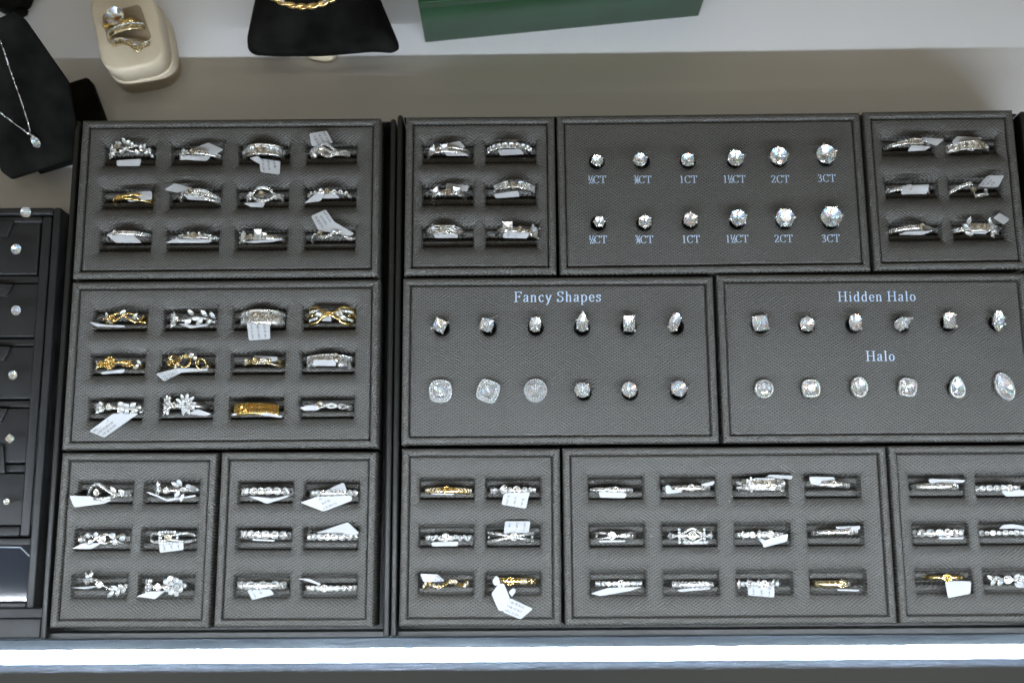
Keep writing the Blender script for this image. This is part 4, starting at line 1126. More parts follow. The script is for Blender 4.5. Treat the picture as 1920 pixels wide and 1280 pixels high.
# --- tray left of the carat stones
g = RG('E', 0, 0, 225, 580, 318, 'white gold ring with two princess stones', yaw=-1)
g.shank(1.6); g.strand(.8, 1.0, 1.4, -80, 80); g.strand(-.6, 1.1, 1.4, -80, 80)
g.stone(g.ang(g.dx(290)), -.2, 3.4, 'princess', 12, 1.2, 4); g.stone(g.ang(g.dx(376)), .3, 2.9, 'princess', 8, 1.0, 4); g.bezel(g.ang(g.dx(338)), 0, 1.4, .7, bright=False)
g.done([[(395, 278), (487, 254), (532, 306), (400, 312)], [(372, 345), (450, 335), (562, 366), (390, 371)]], zout=.8)
g = RG('E', 0, 1, 695, 1030, 290, 'arched row of round stones, white gold', lift=.6)
shared(g, 2.3, g.dx(918), 1.6)
g.done([[(748, 278), (915, 244), (922, 285), (760, 300)], [(772, 320), (940, 318), (972, 355), (790, 363)]], z0=.8, zout=.4)
g = RG('E', 1, 0, 268, 532, 640, 'low white gold ring, two tilted princess stones')
g.strand(0, 1.9, 1.4); g.stone(g.ang(g.dx(315)), .4, 3.2, 'princess', 20, .9, 4); g.stone(g.ang(g.dx(455)), .3, 3.2, 'princess', -8, .9, 4)
g.bezel(0, .1, 1.7, .6, bright=False)
for a in (-22, 12, 40): g.stone(a, -.9, .9)
g.done([[(388, 572), (558, 590), (544, 636), (380, 612)]])
g = RG('E', 1, 1, 742, 1058, 590, 'cathedral ring with tapering pave shoulders', yaw=-2, lift=.8)
g.strand(0, 1.6, 1.4)
for q in (.9, -.6):
    g.strand(q, 1.1, 1.2, -72, -20, hf=.2); g.strand(q, 1.1, 1.2, 14, 72, hf=.2); g.pave(q, -72, -20, 1.1, hf=.4); g.pave(q, 16, 72, 1.1, hf=.4)
g.stone(-24, .4, 2.4, 'princess', 0, .7, 0); g.stone(18, .4, 2.6, 'princess', 10, .7, 0); g.bezel(-4, 0, 1.7, .3, bright=False)
g.done([[(744, 650), (925, 628), (938, 672), (755, 681)]], z0=.5, zout=0)
g = RG('E', 2, 0, 212, 525, 918, 'multi strand white gold ring')
g.shank(1.6)
for q in (1.5, .5, -.5, -1.4): yf = lambda a, q=q: q * (.55 + .45 * math.exp(-((abs(a) - 25) / 24) ** 2)); g.strand(yf, .62, 1.1, -80, 80)
g.bezel(-4, -.1, 1.8, .5, bright=False); g.stone(-28, .2, 1.6); g.stone(22, .3, 1.7)
g.done([[(275, 878), (456, 884), (452, 906), (275, 900)], [(288, 948), (470, 954), (476, 983), (300, 981)]], text=(3, 0, 2, 1), z0=.9)
g = RG('E', 2, 1, 745, 1072, 920, 'ring with two very large princess stones', yaw=-4, lift=.5)
g.strand(0, 1.7, 1.4); g.stone(g.ang(g.dx(852)), .6, 4.4, 'princess', 0, 1.3, 4); g.stone(g.ang(g.dx(1035)), .2, 4.4, 'princess', -4, 1.2, 4); g.bezel(g.ang(g.dx(937)), 0, 1.6, .6, bright=False)
g.done([[(828, 932), (1013, 950), (992, 991), (808, 985)]], text=(3, 0, 2, 0), z0=2.4, zout=1.0)

# --- tray right of the carat stones
g = RG('G', 0, 0, 255, 590, 282, 'slim pave ring with flat brown square seat', yaw=3)
g.strand(0, 1.7, 1.4); g.pave(0, -78, -12, 1.15); g.pave(0, 26, 78, 1.1); g.bezel(4, 0, 1.9, .2, bright=False)
g.strand(.9, .5, 1.2, -10, 24, hf=.3); g.strand(-.9, .5, 1.2, -10, 24, hf=.3)
g.done([[(480, 254), (642, 267), (590, 312), (520, 290)], [(408, 312), (552, 318), (512, 346), (385, 351)]])
g = RG('G', 0, 1, 665, 1005, 306, 'broad channel ring with spaced stones', yaw=3)
g.strand(0, 2.9, 1.4); g.strand(1.4, .5, 1.4, hf=.25); g.strand(-1.4, .5, 1.4, hf=.25)
for a in (-66, -50, -36, -20, -4, 10, 46, 58, 70): g.stone(a, 0, 1.7, h=.15)
g.bezel(28, 0, 1.6, .4, bright=False)
g.done([[(698, 282), (735, 244), (912, 254), (900, 270), (842, 287), (705, 310)], [(760, 338), (862, 325), (852, 352)]])
g = RG('G', 1, 0, 243, 585, 608, 'thin ring mostly hidden by its white tag')
pave_band(g, 1.6, 1, 1.1, g.dx(393), 1.6)
g.done([[(338, 602), (524, 597), (512, 661), (328, 663)]], z0=3.2, zout=1.5)
g = RG('G', 1, 1, 685, 1002, 608, 'white gold zigzag ring shaped like Z', yaw=2)
yf = lambda a: 2.6 * math.exp(-((a + 2) / 48) ** 2) - 1.0 if a < 0 else (1.6 - (a / 4) * 5.0 if a < 4 else -3.4 + 2.4 * (a - 4) / 74)
g.shank(1.5); g.strand(yf, 1.3, 1.3, -78, 78, n=60); g.pave(yf, -76, -2, 1.1); g.pave(yf, 6, 74, 1.1); g.bezel(1, -.9, 1.3, .5, bright=False)
g.done([[(950, 524), (1064, 525), (1022, 606), (880, 602)]], text=(0, 3, 1, 0), zout=1.0)
g = RG('G', 2, 0, 268, 602, 886, 'slim pave arc ring with low tag', yaw=3)
g.strand(0, 1.7, 1.4); g.pave(0, -78, 4, 1.15); g.pave(0, 30, 78, 1.15); g.bezel(g.ang(g.dx(487)), 0, 1.7, .5, bright=False)
g.done([[(318, 941), (370, 920), (562, 914), (490, 941)]])
g = RG('G', 2, 1, 718, 1062, 892, 'leafy ring with a broad flat middle plate', lift=.4)
g.shank(1.5); g.strand(0, 1.6, 1.3, -78, -20); g.pave(0, -78, -34, 1.5); g.strand(.2, 3.0, .7, -22, 26, hf=.5)
for a, y, r_ in ((-22, 2.6, -25), (-28, .6, 60), (-20, -.7, 30), (-24, -2.0, 70), (30, 2.4, 20), (34, .4, -40), (42, -.9, 60), (50, .9, -60), (58, -.6, 80), (36, -2, 0)): g.leaf(a, y, 3.1, r_)
g.bezel(10, .2, 1.5, .9, bright=False)
g.done([[(990, 822), (1037, 782), (1107, 830), (1062, 872)], [(790, 932), (830, 915), (965, 908), (940, 935)]])

# --- tray below Fancy Shapes
g = RG('J', 0, 0, 218, 520, 332, 'yellow gold ring with small white stones', 'yellow_gold', -1)
g.strand(0, 2.2, 1.4)
for a in (-68, -56, -45, -34, -24, 22, 32, 42, 54, 66): g.stone(a, 0, 1.9, 'round', h=.2)
g.bezel(g.ang(g.dx(362)), .1, 1.7, .7)
g.done([[(262, 352), (400, 350), (412, 356), (395, 362), (265, 358)]])
g = RG('J', 0, 1, 640, 932, 330, 'chain-like ring of marquise and round stones')
g.strand(0, 1.2, 1.2)
for a, k_, s_ in ((-70, 'round', 2.2), (-52, 'marquise', 3.4), (-10, 'round', 2.1), (28, 'round', 2.2), (44, 'marquise', 3.4), (62, 'round', 2.1)): g.stone(a, 0, s_, k_, 90 if k_ == 'marquise' else 0)
loop(g, g.ang(g.dx(730)), .1, 1.8, .3); g.stone(g.ang(g.dx(730)), 0, 2.2); g.stone(g.ang(g.dx(760)), 0, 1.8); g.bezel(g.ang(g.dx(803)), .1, 1.7, .8)
g.done([[(725, 348), (888, 344), (862, 447), (708, 422)]], text=(3, 0, 2, 0), z0=1.7)
g = RG('J', 1, 0, 222, 522, 631, 'beaded white gold ring above a blank tag')
g.strand(0, 1.1, 1.2)
for i in range(14):
    a = -76 + i * 11.7
    if abs(a + 6) > 9: g.stone(a, .25 * (-1) ** i, 2.1 if i % 2 else 1.6)
g.bezel(-6, .1, 1.9, .9)
g.done([[(264, 661), (436, 655), (432, 684), (268, 686)]], zout=.6)
g = RG('J', 1, 1, 614, 918, 626, 'white gold ring crossing in an X')
g.strand(0, 1.4, 1.2, 80, 280)
for q in (1, -1): yf = lambda a, q=q: q * 1.6 * math.sin(math.radians(max(-80, min(80, a - 6)))); g.strand(yf, 1.1, 1.2, -80, 80); g.pave(yf, -78, 78, 1.05)
g.bezel(g.ang(g.dx(785)), .1, 1.8, .9)
g.done([[(730, 528), (891, 528), (880, 600), (724, 605)]], text=(1, 2, 0, 0), zout=1.2)
g = RG('J', 2, 0, 203, 503, 926, 'wavy yellow gold ring with white stones', 'yellow_gold', 3)
yf = lambda a: .8 * math.sin(a / 10); g.strand(yf, 1.2, 1.3)
for a in (-66, -54, -38, -28, -16, 14, 24, 50, 62): g.stone(a, yf(a), 1.8, h=.4)
for a in (-46, 0, 36): g.m.ball(g.P(a, yf(a), .2), 1.0, 0, 8)
g.done([[(193, 858), (306, 864), (352, 907), (216, 912)]], text=(1, 2, 0, 0), zout=1.0)
g = RG('J', 2, 1, 642, 938, 906, 'yellow gold channel ring with long folded tag', 'yellow_gold', -1)
g.strand(0, 2.4, 1.5)
for a in (16, 22, 28, 46, 60): g.stone(a, 0, 1.9, 'baguette', 12, .2, 0)
for a in (38, 54): g.m.ball(g.P(a, 0, .1), 1.0, 0, 8)
g.bezel(g.ang(g.dx(765)), 0, 1.9, .6)
g.done([[(690, 922), (722, 918), (762, 1012), (720, 1096), (690, 1092), (644, 986)], [(762, 1012), (908, 1080), (828, 1148), (716, 1100)], [(650, 905), (672, 868), (694, 885), (700, 925), (665, 935)], [(752, 975), (782, 948), (802, 962), (775, 1006)]], text=(3, 2, 0, 1), z0=2.6, zout=.6)

# --- twelve-slot tray at the bottom
g = RG('K', 0, 0, 200, 452, 292, 'thin white gold ring with grooved sides', yaw=-1)
pave_band(g, 1.7, 1, 1.3, g.dx(340), 1.5)
g.done([[(248, 300), (350, 298), (406, 316), (396, 341), (254, 336)]])
g = RG('K', 0, 1, 618, 896, 282, 'thin ring with tag curled at both ends')
pave_band(g, 1.9, 1, 1.5, g.dx(768), 1.7)
g.done([[(820, 262), (902, 243), (893, 266), (850, 276)], [(620, 268), (650, 268), (640, 300), (716, 296), (712, 308), (628, 316)]])
g = RG('K', 0, 2, 1040, 1318, 262, 'ornate vintage ring with circle motif')
g.strand(0, 1.8, 1.4); g.strand(0, 4.2, .8, -70, 70, hf=-.1)
for a, y in ((g.ang(g.dx(1112)), 0), (g.ang(g.dx(1285)), 0)):
    loop(g, a, y, 2.3, .35, .5); g.stone(a, y, 2.2, h=.6)
    for k in range(8): q = PI * k / 4; g.stone(a + math.degrees(2.3 * math.cos(q) / g.R), y + 2.3 * math.sin(q), .9, h=.6, beads=0)
for a in (-72, -64): g.stone(a, .9, 1.1); g.stone(a, -.9, 1.1)
for q in (1.8, -1.8): g.pave(q, -20, 24, .9, hf=.4)
g.bezel(g.ang(g.dx(1195)), 0, 1.9, .5, bright=False)
g.done([[(1182, 226), (1210, 207), (1343, 214), (1332, 236), (1290, 228)]])
g = RG('K', 0, 3, 1422, 1692, 260, 'curving pave ring with tag behind its left', yaw=-3)
pave_band(g, 1.9, 1, 1.4, g.dx(1568), 1.5, gapx=.6)
g.done([[(1431, 219), (1577, 222), (1580, 282), (1436, 256)]], zout=.9)
g = RG('K', 1, 0, 212, 474, 552, 'double strand ring with bright round seat')
g.shank(1.7)
for q in (1.1, -.9): yf = lambda a, q=q: q * min(1, abs(a - 4) / 40); g.strand(yf, .8, 1.2, -80, 80)
for a, r_ in ((20, 70), (32, 110)): g.leaf(a, .1, 2.4, r_)
g.bezel(g.ang(g.dx(322)), .1, 1.9, .9)
g.done([[(248, 578), (398, 577), (394, 586), (252, 587)]])
g = RG('K', 1, 1, 645, 903, 552, 'vintage ring with pointed frame around seat')
g.strand(0, 1.2, 1.2)
for q in (1, -1): yf = lambda a, q=q: q * 2.5 * (1 - (abs(a) / 30) ** 1.4) if abs(a) < 30 else 0; g.strand(yf, .9, 1.2, -30, 30, hf=.4); g.pave(yf, -28, 28, .9, hf=.5)
for sg in (-1, 1):
    for k in range(5): g.stone(sg * 32, (k - 2) * 1.1, 1.15, h=.4, beads=0)
    g.stone(sg * 48, 0, 1.7); g.stone(sg * 62, 0, 2.4, 'princess', 45)
g.bezel(0, .1, 2.0, 1.0)
g.done([[(718, 582), (868, 582), (860, 597), (732, 600)]])
g = RG('K', 1, 2, 1036, 1316, 546, 'diamond ring with folded white tag below right')
g.strand(0, 1.3, 1.2)
for a, k_, s_ in ((-72, 'round', 2.0), (-60, 'round', 2.1), (-48, 'marquise', 3.0), (-37, 'round', 2.2), (-25, 'round', 2.6), (-10, 'marquise', 3.3), (2, 'round', 2.5), (32, 'round', 2.0), (44, 'round', 1.8), (56, 'round', 1.9)): g.stone(a, 0, s_, k_, 0)
g.bezel(g.ang(g.dx(1210)), .2, 1.8, .9)
g.done([[(1133, 556), (1185, 575), (1174, 604)], [(1185, 575), (1312, 539), (1306, 583), (1175, 619), (1168, 590)]], zout=.6)
g = RG('K', 1, 3, 1470, 1738, 530, 'slanting pave ring with pale seat at right', 'white_gold', 2)
pave_band(g, 1.9, 1, 1.4, g.dx(1663), 1.7)
g.done([[(1578, 501), (1722, 496), (1716, 518), (1600, 520)]])
g = RG('K', 2, 0, 238, 502, 822, 'round diamond band over a slanted grey tag')
shared(g, 2.0, g.dx(375), 1.8, 1.5)
g.done([[(203, 876), (300, 844), (492, 839), (420, 862), (258, 891)]])
g = RG('K', 2, 1, 672, 908, 826, 'small white gold ring with slanting stones')
g.strand(0, 1.8, 1.3)
for i, a in enumerate(range(-70, 34, 11)): g.stone(a, 0, 2.6, 'marquise', -25, .3, 2)
g.bezel(g.ang(g.dx(850)), 0, 1.6, .9); g.stone(62, 0, 1.7)
g.done([[(688, 855), (760, 846), (872, 838), (878, 852), (708, 867)]])
g = RG('K', 2, 2, 1032, 1284, 823, 'marquise diamond ring with printed tag hanging')
g.strand(0, 1.2, 1.2)
for i, a in enumerate((-70, -57, -44, -31, -17, -5, 24, 37, 50, 63)): g.stone(a, 0, 3.0 if i % 2 else 2.0, 'marquise' if i % 2 else 'round', 0)
g.bezel(g.ang(g.dx(1175)), -.1, 1.9, .9)
g.done([[(1090, 800), (1236, 834), (1237, 899), (1089, 886)]], text=(3, 0, 2, 0), z0=1.3)
g = RG('K', 2, 3, 1488, 1672, 824, 'small smooth ring with yellowish left arm', 'pale_gold')
g.strand(0, 2.6, 1.4); g.strand(-.2, 1.6, 1.3, 24, 78, hf=.2, mi=1); g.stone(44, 0, 1.6); g.bezel(g.ang(g.dx(1613)), .1, 1.9, .9)
g.done([[(1590, 851), (1718, 855), (1712, 865), (1592, 860)]])

# --- lower right corner tray
g = RG('L', 0, 0, 268, 577, 305, 'slim pave ring with grey tag behind')
pave_band(g, 2.2, 1, 1.6, g.dx(502), 1.7)
g.done([[(338, 266), (350, 258), (422, 262), (577, 267), (560, 284), (350, 288)]])
g = RG('L', 0, 1, 655, 965, 318, 'diamond ring cut by the frame edge')
shared(g, 2.3, g.dx(853), 1.7)
g.done([[(800, 338), (850, 332), (960, 330), (960, 368), (834, 371)]])
g = RG('L', 1, 0, 285, 605, 602, 'chunky diamond band')
shared(g, 3.0, g.dx(462), 1.9)
g.done([[(403, 630), (566, 628), (562, 640), (405, 640)]])
g = RG('L', 1, 1, 690, 1000, 601, 'beaded ring with curled tag behind')
g.strand(0, 1.1, 1.2)
for i in range(12): g.stone(-74 + i * 13.3, 0, 2.3 if i % 2 else 1.7)
g.done([[(785, 578), (815, 550), (870, 546), (960, 562), (960, 582), (870, 572)]])
g = RG('L', 2, 0, 352, 608, 884, 'plain thin yellow gold ring with round seat', 'yellow_gold')
g.strand(0, 1.5, 1.4); g.bezel(g.ang(g.dx(458)), 0, 1.9, .8)
g.done([[(443, 905), (612, 906), (614, 985), (470, 1013)]], zout=-.2)
g = RG('L', 2, 1, 742, 1050, 897, 'leafy white gold ring cut by the frame')
g.strand(0, 1.2, 1.2); g.bezel(g.ang(g.dx(845)), .1, 1.9, 1.0)
for a, y, r_ in ((-58, .6, 50), (-52, -.8, -40), (-40, .4, 60), (-36, -.8, -30), (0, 1.0, -50), (6, -.8, 40), (16, .6, 60), (24, -.6, -50)): g.leaf(a, y, 3.0, r_)
g.done([[(878, 916), (945, 893), (1000, 900), (1000, 945), (900, 945)]])
# ------------------------------------------------------------------ earring stand at the left
STT = -6.0
def P2(x, y, z): q = at(x, y, z); return (q.x, q.y)
x_out = P2(115, 388, STT)[0]; y_top = P2(60, 389, STT)[1]; y_bot = P2(40, 1140, STT)[1]
x_l = x_out - 110
t = thing('earring_stand', 'black card earring stand with stepped pads and a glossy strip at left', 'earring display', ((x_l + x_out) / 2, (y_top + y_bot) / 2, DECK))
ox, oy = (x_l + x_out) / 2, (y_top + y_bot) / 2
H_ = STT - DECK
def lbox(name, x0, x1, y0, y1, z0, z1, mat, bev=.5, parent=None):
    m = MB(); m.box(x0 - ox, x1 - ox, y0 - oy, y1 - oy, z0 - DECK, z1 - DECK, bev=bev)
    return m.build(name, mat, parent or t)
lbox('base', x_l, x_out, y_bot, y_top, DECK + .05, -15, 'black_card', .6)
x2 = P2(97, 440, STT)[0]; x3 = P2(93, 440, STT)[0]; x4 = P2(75, 440, STT)[0]
lbox('front_step', x_l, x_out + 1.5, -34.0, y_bot - .1, DECK + .05, -17, 'black_card', .8)
lbox('front_step', x_l, x_out + 1.5, -34.0, y_bot - 4.5, -17, -12, 'black_card', .8)
lbox('frame_side', x2, x_out - .05, y_bot + .05, y_top - .05, -15, STT, 'black_card', .8)
yfb = P2(40, 1022, STT)[1]
ytp = P2(40, 402, STT)[1]
lbox('frame_top', x_l, x2 - .05, ytp, y_top - .05, -15, STT, 'black_card', .8)
lbox('frame_bottom', x_l, x2 - .05, y_bot + .05, P2(40, 1128, STT)[1], -15, STT - .6, 'black_card', .8)
ys_in = P2(40, 1005, STT)[1]
lbox('inner_rail', x4, x3, ys_in, P2(40, 404, STT)[1], -15, STT - 1.2, 'black_card', .9)
lbox('inner_rail', x_l, x4 - .05, ys_in, P2(40, 986, STT)[1], -15, STT - 1.2, 'black_card', .9)
lbox('inner_rail', x_l, x4 - .05, P2(40, 416, STT)[1], P2(40, 404, STT)[1], -15, STT - 1.2, 'black_card', .9)
lbox('inner_rail', x_l, x2 - .05, yfb, P2(40, 1008, STT)[1], -15, STT - 2.2, 'black_card', .6)
pads = [(418, 514), (532, 631), (650, 747), (765, 867), (887, 984)]
for (a, b) in pads:
    lbox('pad', x_l, P2(72, (a + b) / 2, STT - 2)[0], P2(40, b, STT - 2)[1], P2(40, a, STT - 2)[1], -15, STT - 2.2, 'black_card', .5)
for (a, b) in ((516, 530), (634, 647), (750, 762), (870, 884)):
    lbox('ledge', x_l, P2(71, a, STT - 2)[0], P2(40, b, STT - 2)[1], P2(40, a, STT - 2)[1], -15, STT - 3.4, 'black_card', .4)
for (a, b, c) in ((412, 444, 26), (531, 556, 24), (648, 676, 20), (764, 792, 14)):
    m = MB()
    pts = [P2(-14, a, STT - .6), P2(c, a + 2, STT - .6), P2(c - 14, b, STT - .6), P2(-14, b - 4, STT - .6)]
    m.prism(ccw([(q[0] - ox, q[1] - oy) for q in pts]), STT - 2.1 - DECK, STT - .6 - DECK, 0, .25)
    m.build('flap', 'black_card', t)
m = MB(); pts = [P2(-14, 832, STT - .4), P2(6, 834, STT - .4), P2(8, 886, STT - .4), P2(-14, 888, STT - .4)]
m.prism(ccw([(q[0] - ox, q[1] - oy) for q in pts]), STT - 2.1 - DECK, STT - .3 - DECK, 0, .25); m.build('flap', 'black_card', t)
zp = -13.0
y0_, y1_ = P2(40, 1128, zp)[1], P2(40, 1023, zp)[1]; xr = x2 - .3
m = MB(); m.box(x_l - ox, xr - ox, y0_ - oy, y1_ - oy, -15 - DECK, zp - DECK)
m.v = [(a, b, c + .0185 * (b - (y0_ - oy)) if c > -14 - DECK else c) for a, b, c in m.v]
m.build('glossy_plate', 'acrylic', t)
m = MB()
e1, e2, e3 = P2(-30, 1022, zp), P2(40, 1023, zp), P2(73, 1058, zp)
m.tube([(e1[0] - ox, e1[1] - oy - .6, zp + .6 - DECK), (e2[0] - ox, e2[1] - oy - .6, zp + .6 - DECK), (e3[0] - ox, e3[1] - oy, zp + .6 - DECK)], .35, 6)
m.build('plate_edge', 'acrylic_edge', t)

def stud(x, y, z, D, kind, label):
    p = at(x, y, z)
    base = {True: STT, False: STT - 2.2}[y < 405]
    r = thing('stud_earring', label, 'stud earring', (p.x, p.y, base), 'stud earrings on the black stand')
    T = Matrix.Translation((0, 0, z - base)) @ Matrix.Rotation(.18, 4, 'X') @ Matrix.Rotation(rng.uniform(0, 1.5), 4, 'Z')
    place_gem('diamond', kind, r, D, T, 'diamond')
    m = MB(); m.tube([(0, 0, .02), T @ Vector((0, 0, -.35 * D))], .35, 7)
    for k in range(4):
        q = Vector((D * .5 * math.cos(PI / 4 + k * PI / 2), D * .5 * math.sin(PI / 4 + k * PI / 2), 0))
        m.tube([T @ Vector((0, 0, -.45 * D)), T @ (q * .9 + Vector((0, 0, -.1 * D))), T @ (q * 1.04 + Vector((0, 0, .06 * D))), T @ (q * .85 + Vector((0, 0, .13 * D)))], .2, 6)
    m.build('setting', 'pale_gold', r)
for x, y, D, kind, lb in ((48, 398, 5.0, 'round', 'large round stud earring on the top edge of the black stand'),
                          (30, 467, 4.9, 'round', 'large round stud earring on the uppermost pad of the black stand'),
                          (30, 582, 4.6, 'round', 'round stud earring on the second pad of the black stand'),
                          (24, 703, 4.2, 'round', 'mid-sized round stud earring on the third pad of the black stand'),
                          (18, 822, 3.4, 'princess', 'small square stud earring on the fourth pad of the black stand'),
                          (12, 940, 2.9, 'round', 'smallest round stud earring on the lowest pad of the black stand')):
    stud(x, y, -2.6 if y > 405 else 0.0, D, kind, lb)

# ------------------------------------------------------------------ necklace stand, upper left
t = thing('necklace_stand', 'black velvet necklace stand with a leaning board and flat foot', 'necklace stand', (*P2(90, 250, DECK), DECK))
o_ = P2(90, 250, DECK)
def rel(x, y, z): q = at(x, y, z); return (q.x - o_[0], q.y - o_[1])
foot = ccw([rel(110, 160, -20), rel(165, 143, -20), rel(205, 252, -20), rel(152, 291, -20), rel(60, 318, -20)])
m = MB(); m.prism(round_poly(foot, 2), .05, 8.0, 0, 1.2); m.build('foot', 'velvet_black', t)
# leaning board: low at its lower edge, high at its upper edge
def zb(y): return -17 + 46 * max(0, min(1, (330 - y) / 310))
bp = [(-60, 60), (24, 20), (44, 32), (128, 152), (152, 291), (18, 333), (2, 322), (-60, 190)]
P3 = []
for x, y in bp: q = at(x, y, zb(y)); P3.append((q.x - o_[0], q.y - o_[1], q.z - DECK))
if area2(P3) < 0: P3 = P3[::-1]
# dense rounded outline with heights from a plane fit
import itertools
A = [[0.0] * 4 for _ in range(3)]
for x, y, z in P3:
    for i, a in enumerate((x, y, 1)):
        for j, b in enumerate((x, y, 1, z)): A[i][j] += a * b
for i in range(3):
    pv = A[i][i]
    A[i] = [q / pv for q in A[i]]
    for k in range(3):
        if k != i: f_ = A[k][i]; A[k] = [A[k][j] - f_ * A[i][j] for j in range(4)]
pa, pb, pc = A[0][3], A[1][3], A[2][3]
bplane = lambda x, y: pa * x + pb * y + pc
rp = round_poly([(q[0], q[1]) for q in P3], 1.3)
m = MB(); m.prism(rp, -2.6, 0.0, 0, .7, zf=bplane); m.build('board', 'velvet_black', t)
# easel leg behind
m = MB(); mx_ = rel(-30, 60, 20); zt = bplane(*mx_)
m.tube([(mx_[0], mx_[1], zt - 7), (mx_[0] - 4, mx_[1] + 34, .4)], 2.5, 8); m.build('easel_leg', 'velvet_black', t)
def onb(x, y, h=0.6):
    """point on the leaning board under a pixel"""
    z = 0
    for _ in range(12):
        q = at(x, y, z); z = bplane(q.x - o_[0], q.y - o_[1]) + DECK + h
    return at(x, y, z)
base = onb(60, 255)
nk = thing('necklace', 'silver chain necklace with a pear shaped stone pendant on black velvet', 'necklace', base)
def chain(pts, nm):
    W = [onb(x, y, .5) - base for x, y in pts]
    m = MB(); D_ = [];
    for i in range(len(W) - 1):
        l = (W[i + 1] - W[i]).length; k = max(1, int(l / .62))
        for j in range(k): D_.append((W[i] + (W[i + 1] - W[i]) * (j / k)))
    for i, q in enumerate(D_): m.ball(q, .40 if i % 2 else .33, 0, 5)
    m.tube(W, .2, 5); m.build('chain', 'white_gold', nk)
chain([(-30, 40), (2, 80), (22, 140), (40, 190), (52, 228), (57, 248)], 'a')
chain([(-60, 160), (0, 211), (25, 230), (52, 250)], 'b')
q = onb(53, 250, .8) - base; m = MB(); m.ball(q, .9, 0, 8); q2 = onb(58, 253, .9) - base
m.tube([q, q2, onb(62, 257, 1.2) - base], .45, 6); m.build('bail', 'white_gold', nk)
pp = onb(66, 265, 2.0) - base
nb = Vector((-pa, -pb, 1)).normalized(); X, Y, Zz = frame_of(nb)
T = Matrix(((X.x, Y.x, nb.x, 0), (X.y, Y.y, nb.y, 0), (X.z, Y.z, nb.z, 0), (0, 0, 0, 1))); T = Matrix.Translation(pp) @ T @ Matrix.Rotation(math.radians(22), 4, 'Z')
place_gem('pendant_stone', 'pear', nk, 6.6, T, 'diamond')
m = MB()
for qx, qy in outline('pear', 5): 
    c = T @ Vector((qx * 6.7, qy * 6.7, 0)); m.tube([T @ Vector((qx * 3, qy * 3, -2)), c, T @ Vector((qx * 5.8, qy * 5.8, .9))], .3, 6)
m.build('pendant_setting', 'white_gold', nk)
# tip of a second black stand at the very corner
c = P2(8, 0, -19)
m = MB(); m.prism(round_poly(ccw([tuple(a - b for a, b in zip(P2(x, y, -19), c)) for x, y in ((-70, -60), (58, -34), (44, 0), (11, 20), (-40, -6))]), 1.5), 0.05, -19 - DECK, 0, 1)
o = m.build('display_stand', 'velvet_black', None, (c[0], c[1], DECK)); tag(o, 'black velvet stand of which only the tip shows in the corner', 'display stand')

# ------------------------------------------------------------------ cream ring box with three rings
BT = -2.0
bx = [(172, 20), (190, -18), (268, -20), (290, -2), (308, 62), (312, 108), (296, 128), (212, 142), (192, 122)]
top = ccw([P2(x, y, BT) for x, y in ((163, -14), (288, -20), (313, 114), (194, 139))])
c = (sum(q[0] for q in top) / 4, sum(q[1] for q in top) / 4)
top = [(q[0] - c[0], q[1] - c[1]) for q in top]
t = thing('ring_box', 'cream leather ring box with rounded corners holding three rings', 'ring box', (c[0], c[1], DECK))
hb = BT - DECK
rp = round_poly(top, 11, 8)
m = MB(); m.prism(inset(rp, -.9), .05, hb * .5, 0, .8); m.build('box_base', 'cream_leather', t)
m = MB(); m.prism(inset(rp, -.2), hb * .5 + .02, hb, 0, 1.6); m.build('box_top', 'cream_leather', t)
# slot: a suede block let into the top
ex = (top[1][0] - top[0][0], top[1][1] - top[0][1])
yawb = math.radians(-13)
def bl(x, y, z=BT): q = at(x, y, z); return (q.x - c[0], q.y - c[1])
sl = ccw([bl(190, 28), bl(262, 8), bl(286, 74), bl(203, 84)])
m = MB(); m.prism(round_poly(sl, 2.5), hb - 1.0, hb + .12, 0, .1); m.build('slot_lining', 'cream_suede', t)
class BoxRing(Ring):
    def __init__(s, cx, cy, R, metal, yaw, label, zoff):
        p = at(cx, cy, BT + zoff); s.key = None; s.R = R; s.metal = metal; s.yaw = yaw; s.origin = Vector((p.x, p.y, BT + zoff - R))
        s.root = thing('gold_ring', label, 'ring', s.origin, 'rings in the cream box', yaw); s.m = MB()
g = BoxRing(223, 40, 10.5, 'yellow_gold', math.radians(8), 'yellow gold solitaire with a large round stone in the cream box', 4.0)
g.strand(0, 2.0, 1.6, hf=0)
F = g.fr(-4, 1.2, 3.0)
place_gem('diamond', 'round', g.root, 9.2, F @ Matrix.Rotation(.05, 4, 'X'), 'diamond')
for k in range(6):
    q = k * PI / 3 + .2; v = Vector((4.4 * math.cos(q), 4.4 * math.sin(q), 0))
    g.m.tube([F @ Vector((0, 0, -3.8)), F @ (v * .85 + Vector((0, 0, -1))), F @ (v + Vector((0, 0, .3))), F @ (v * .88 + Vector((0, 0, 1.2)))], .42, 6)
g.m.ball(g.P(30, 0, .8), 1.6, 0, 8); g.m.ball(g.P(-44, 0, .6), 1.3, 0, 8)
g.done()
g = BoxRing(230, 50, 11.4, 'pale_gold', math.radians(16), 'two-tone pave band slanting across the middle of the cream box', 5.0)
g.strand(0, 2.3, 1.6); g.strand(-1.3, .7, 1.5); g.pave(.3, -74, 74, 1.7)
g.done()
g = BoxRing(240, 78, 11.4, 'pale_gold', math.radians(6), 'pave chevron band dipping to a point, lowest in the cream box', 4.6)
yf = lambda a: 1.8 - 4.6 * math.exp(-(abs(a - 22) / 24) ** 1.3)
g.strand(yf, 2.2, 1.6, -80, 80); g.shank(2.0, 1.6, 78); g.pave(yf, -76, 76, 1.6)
g.strand(lambda a: yf(a) - 1.3, .6, 1.5, -80, 80)
g.done()

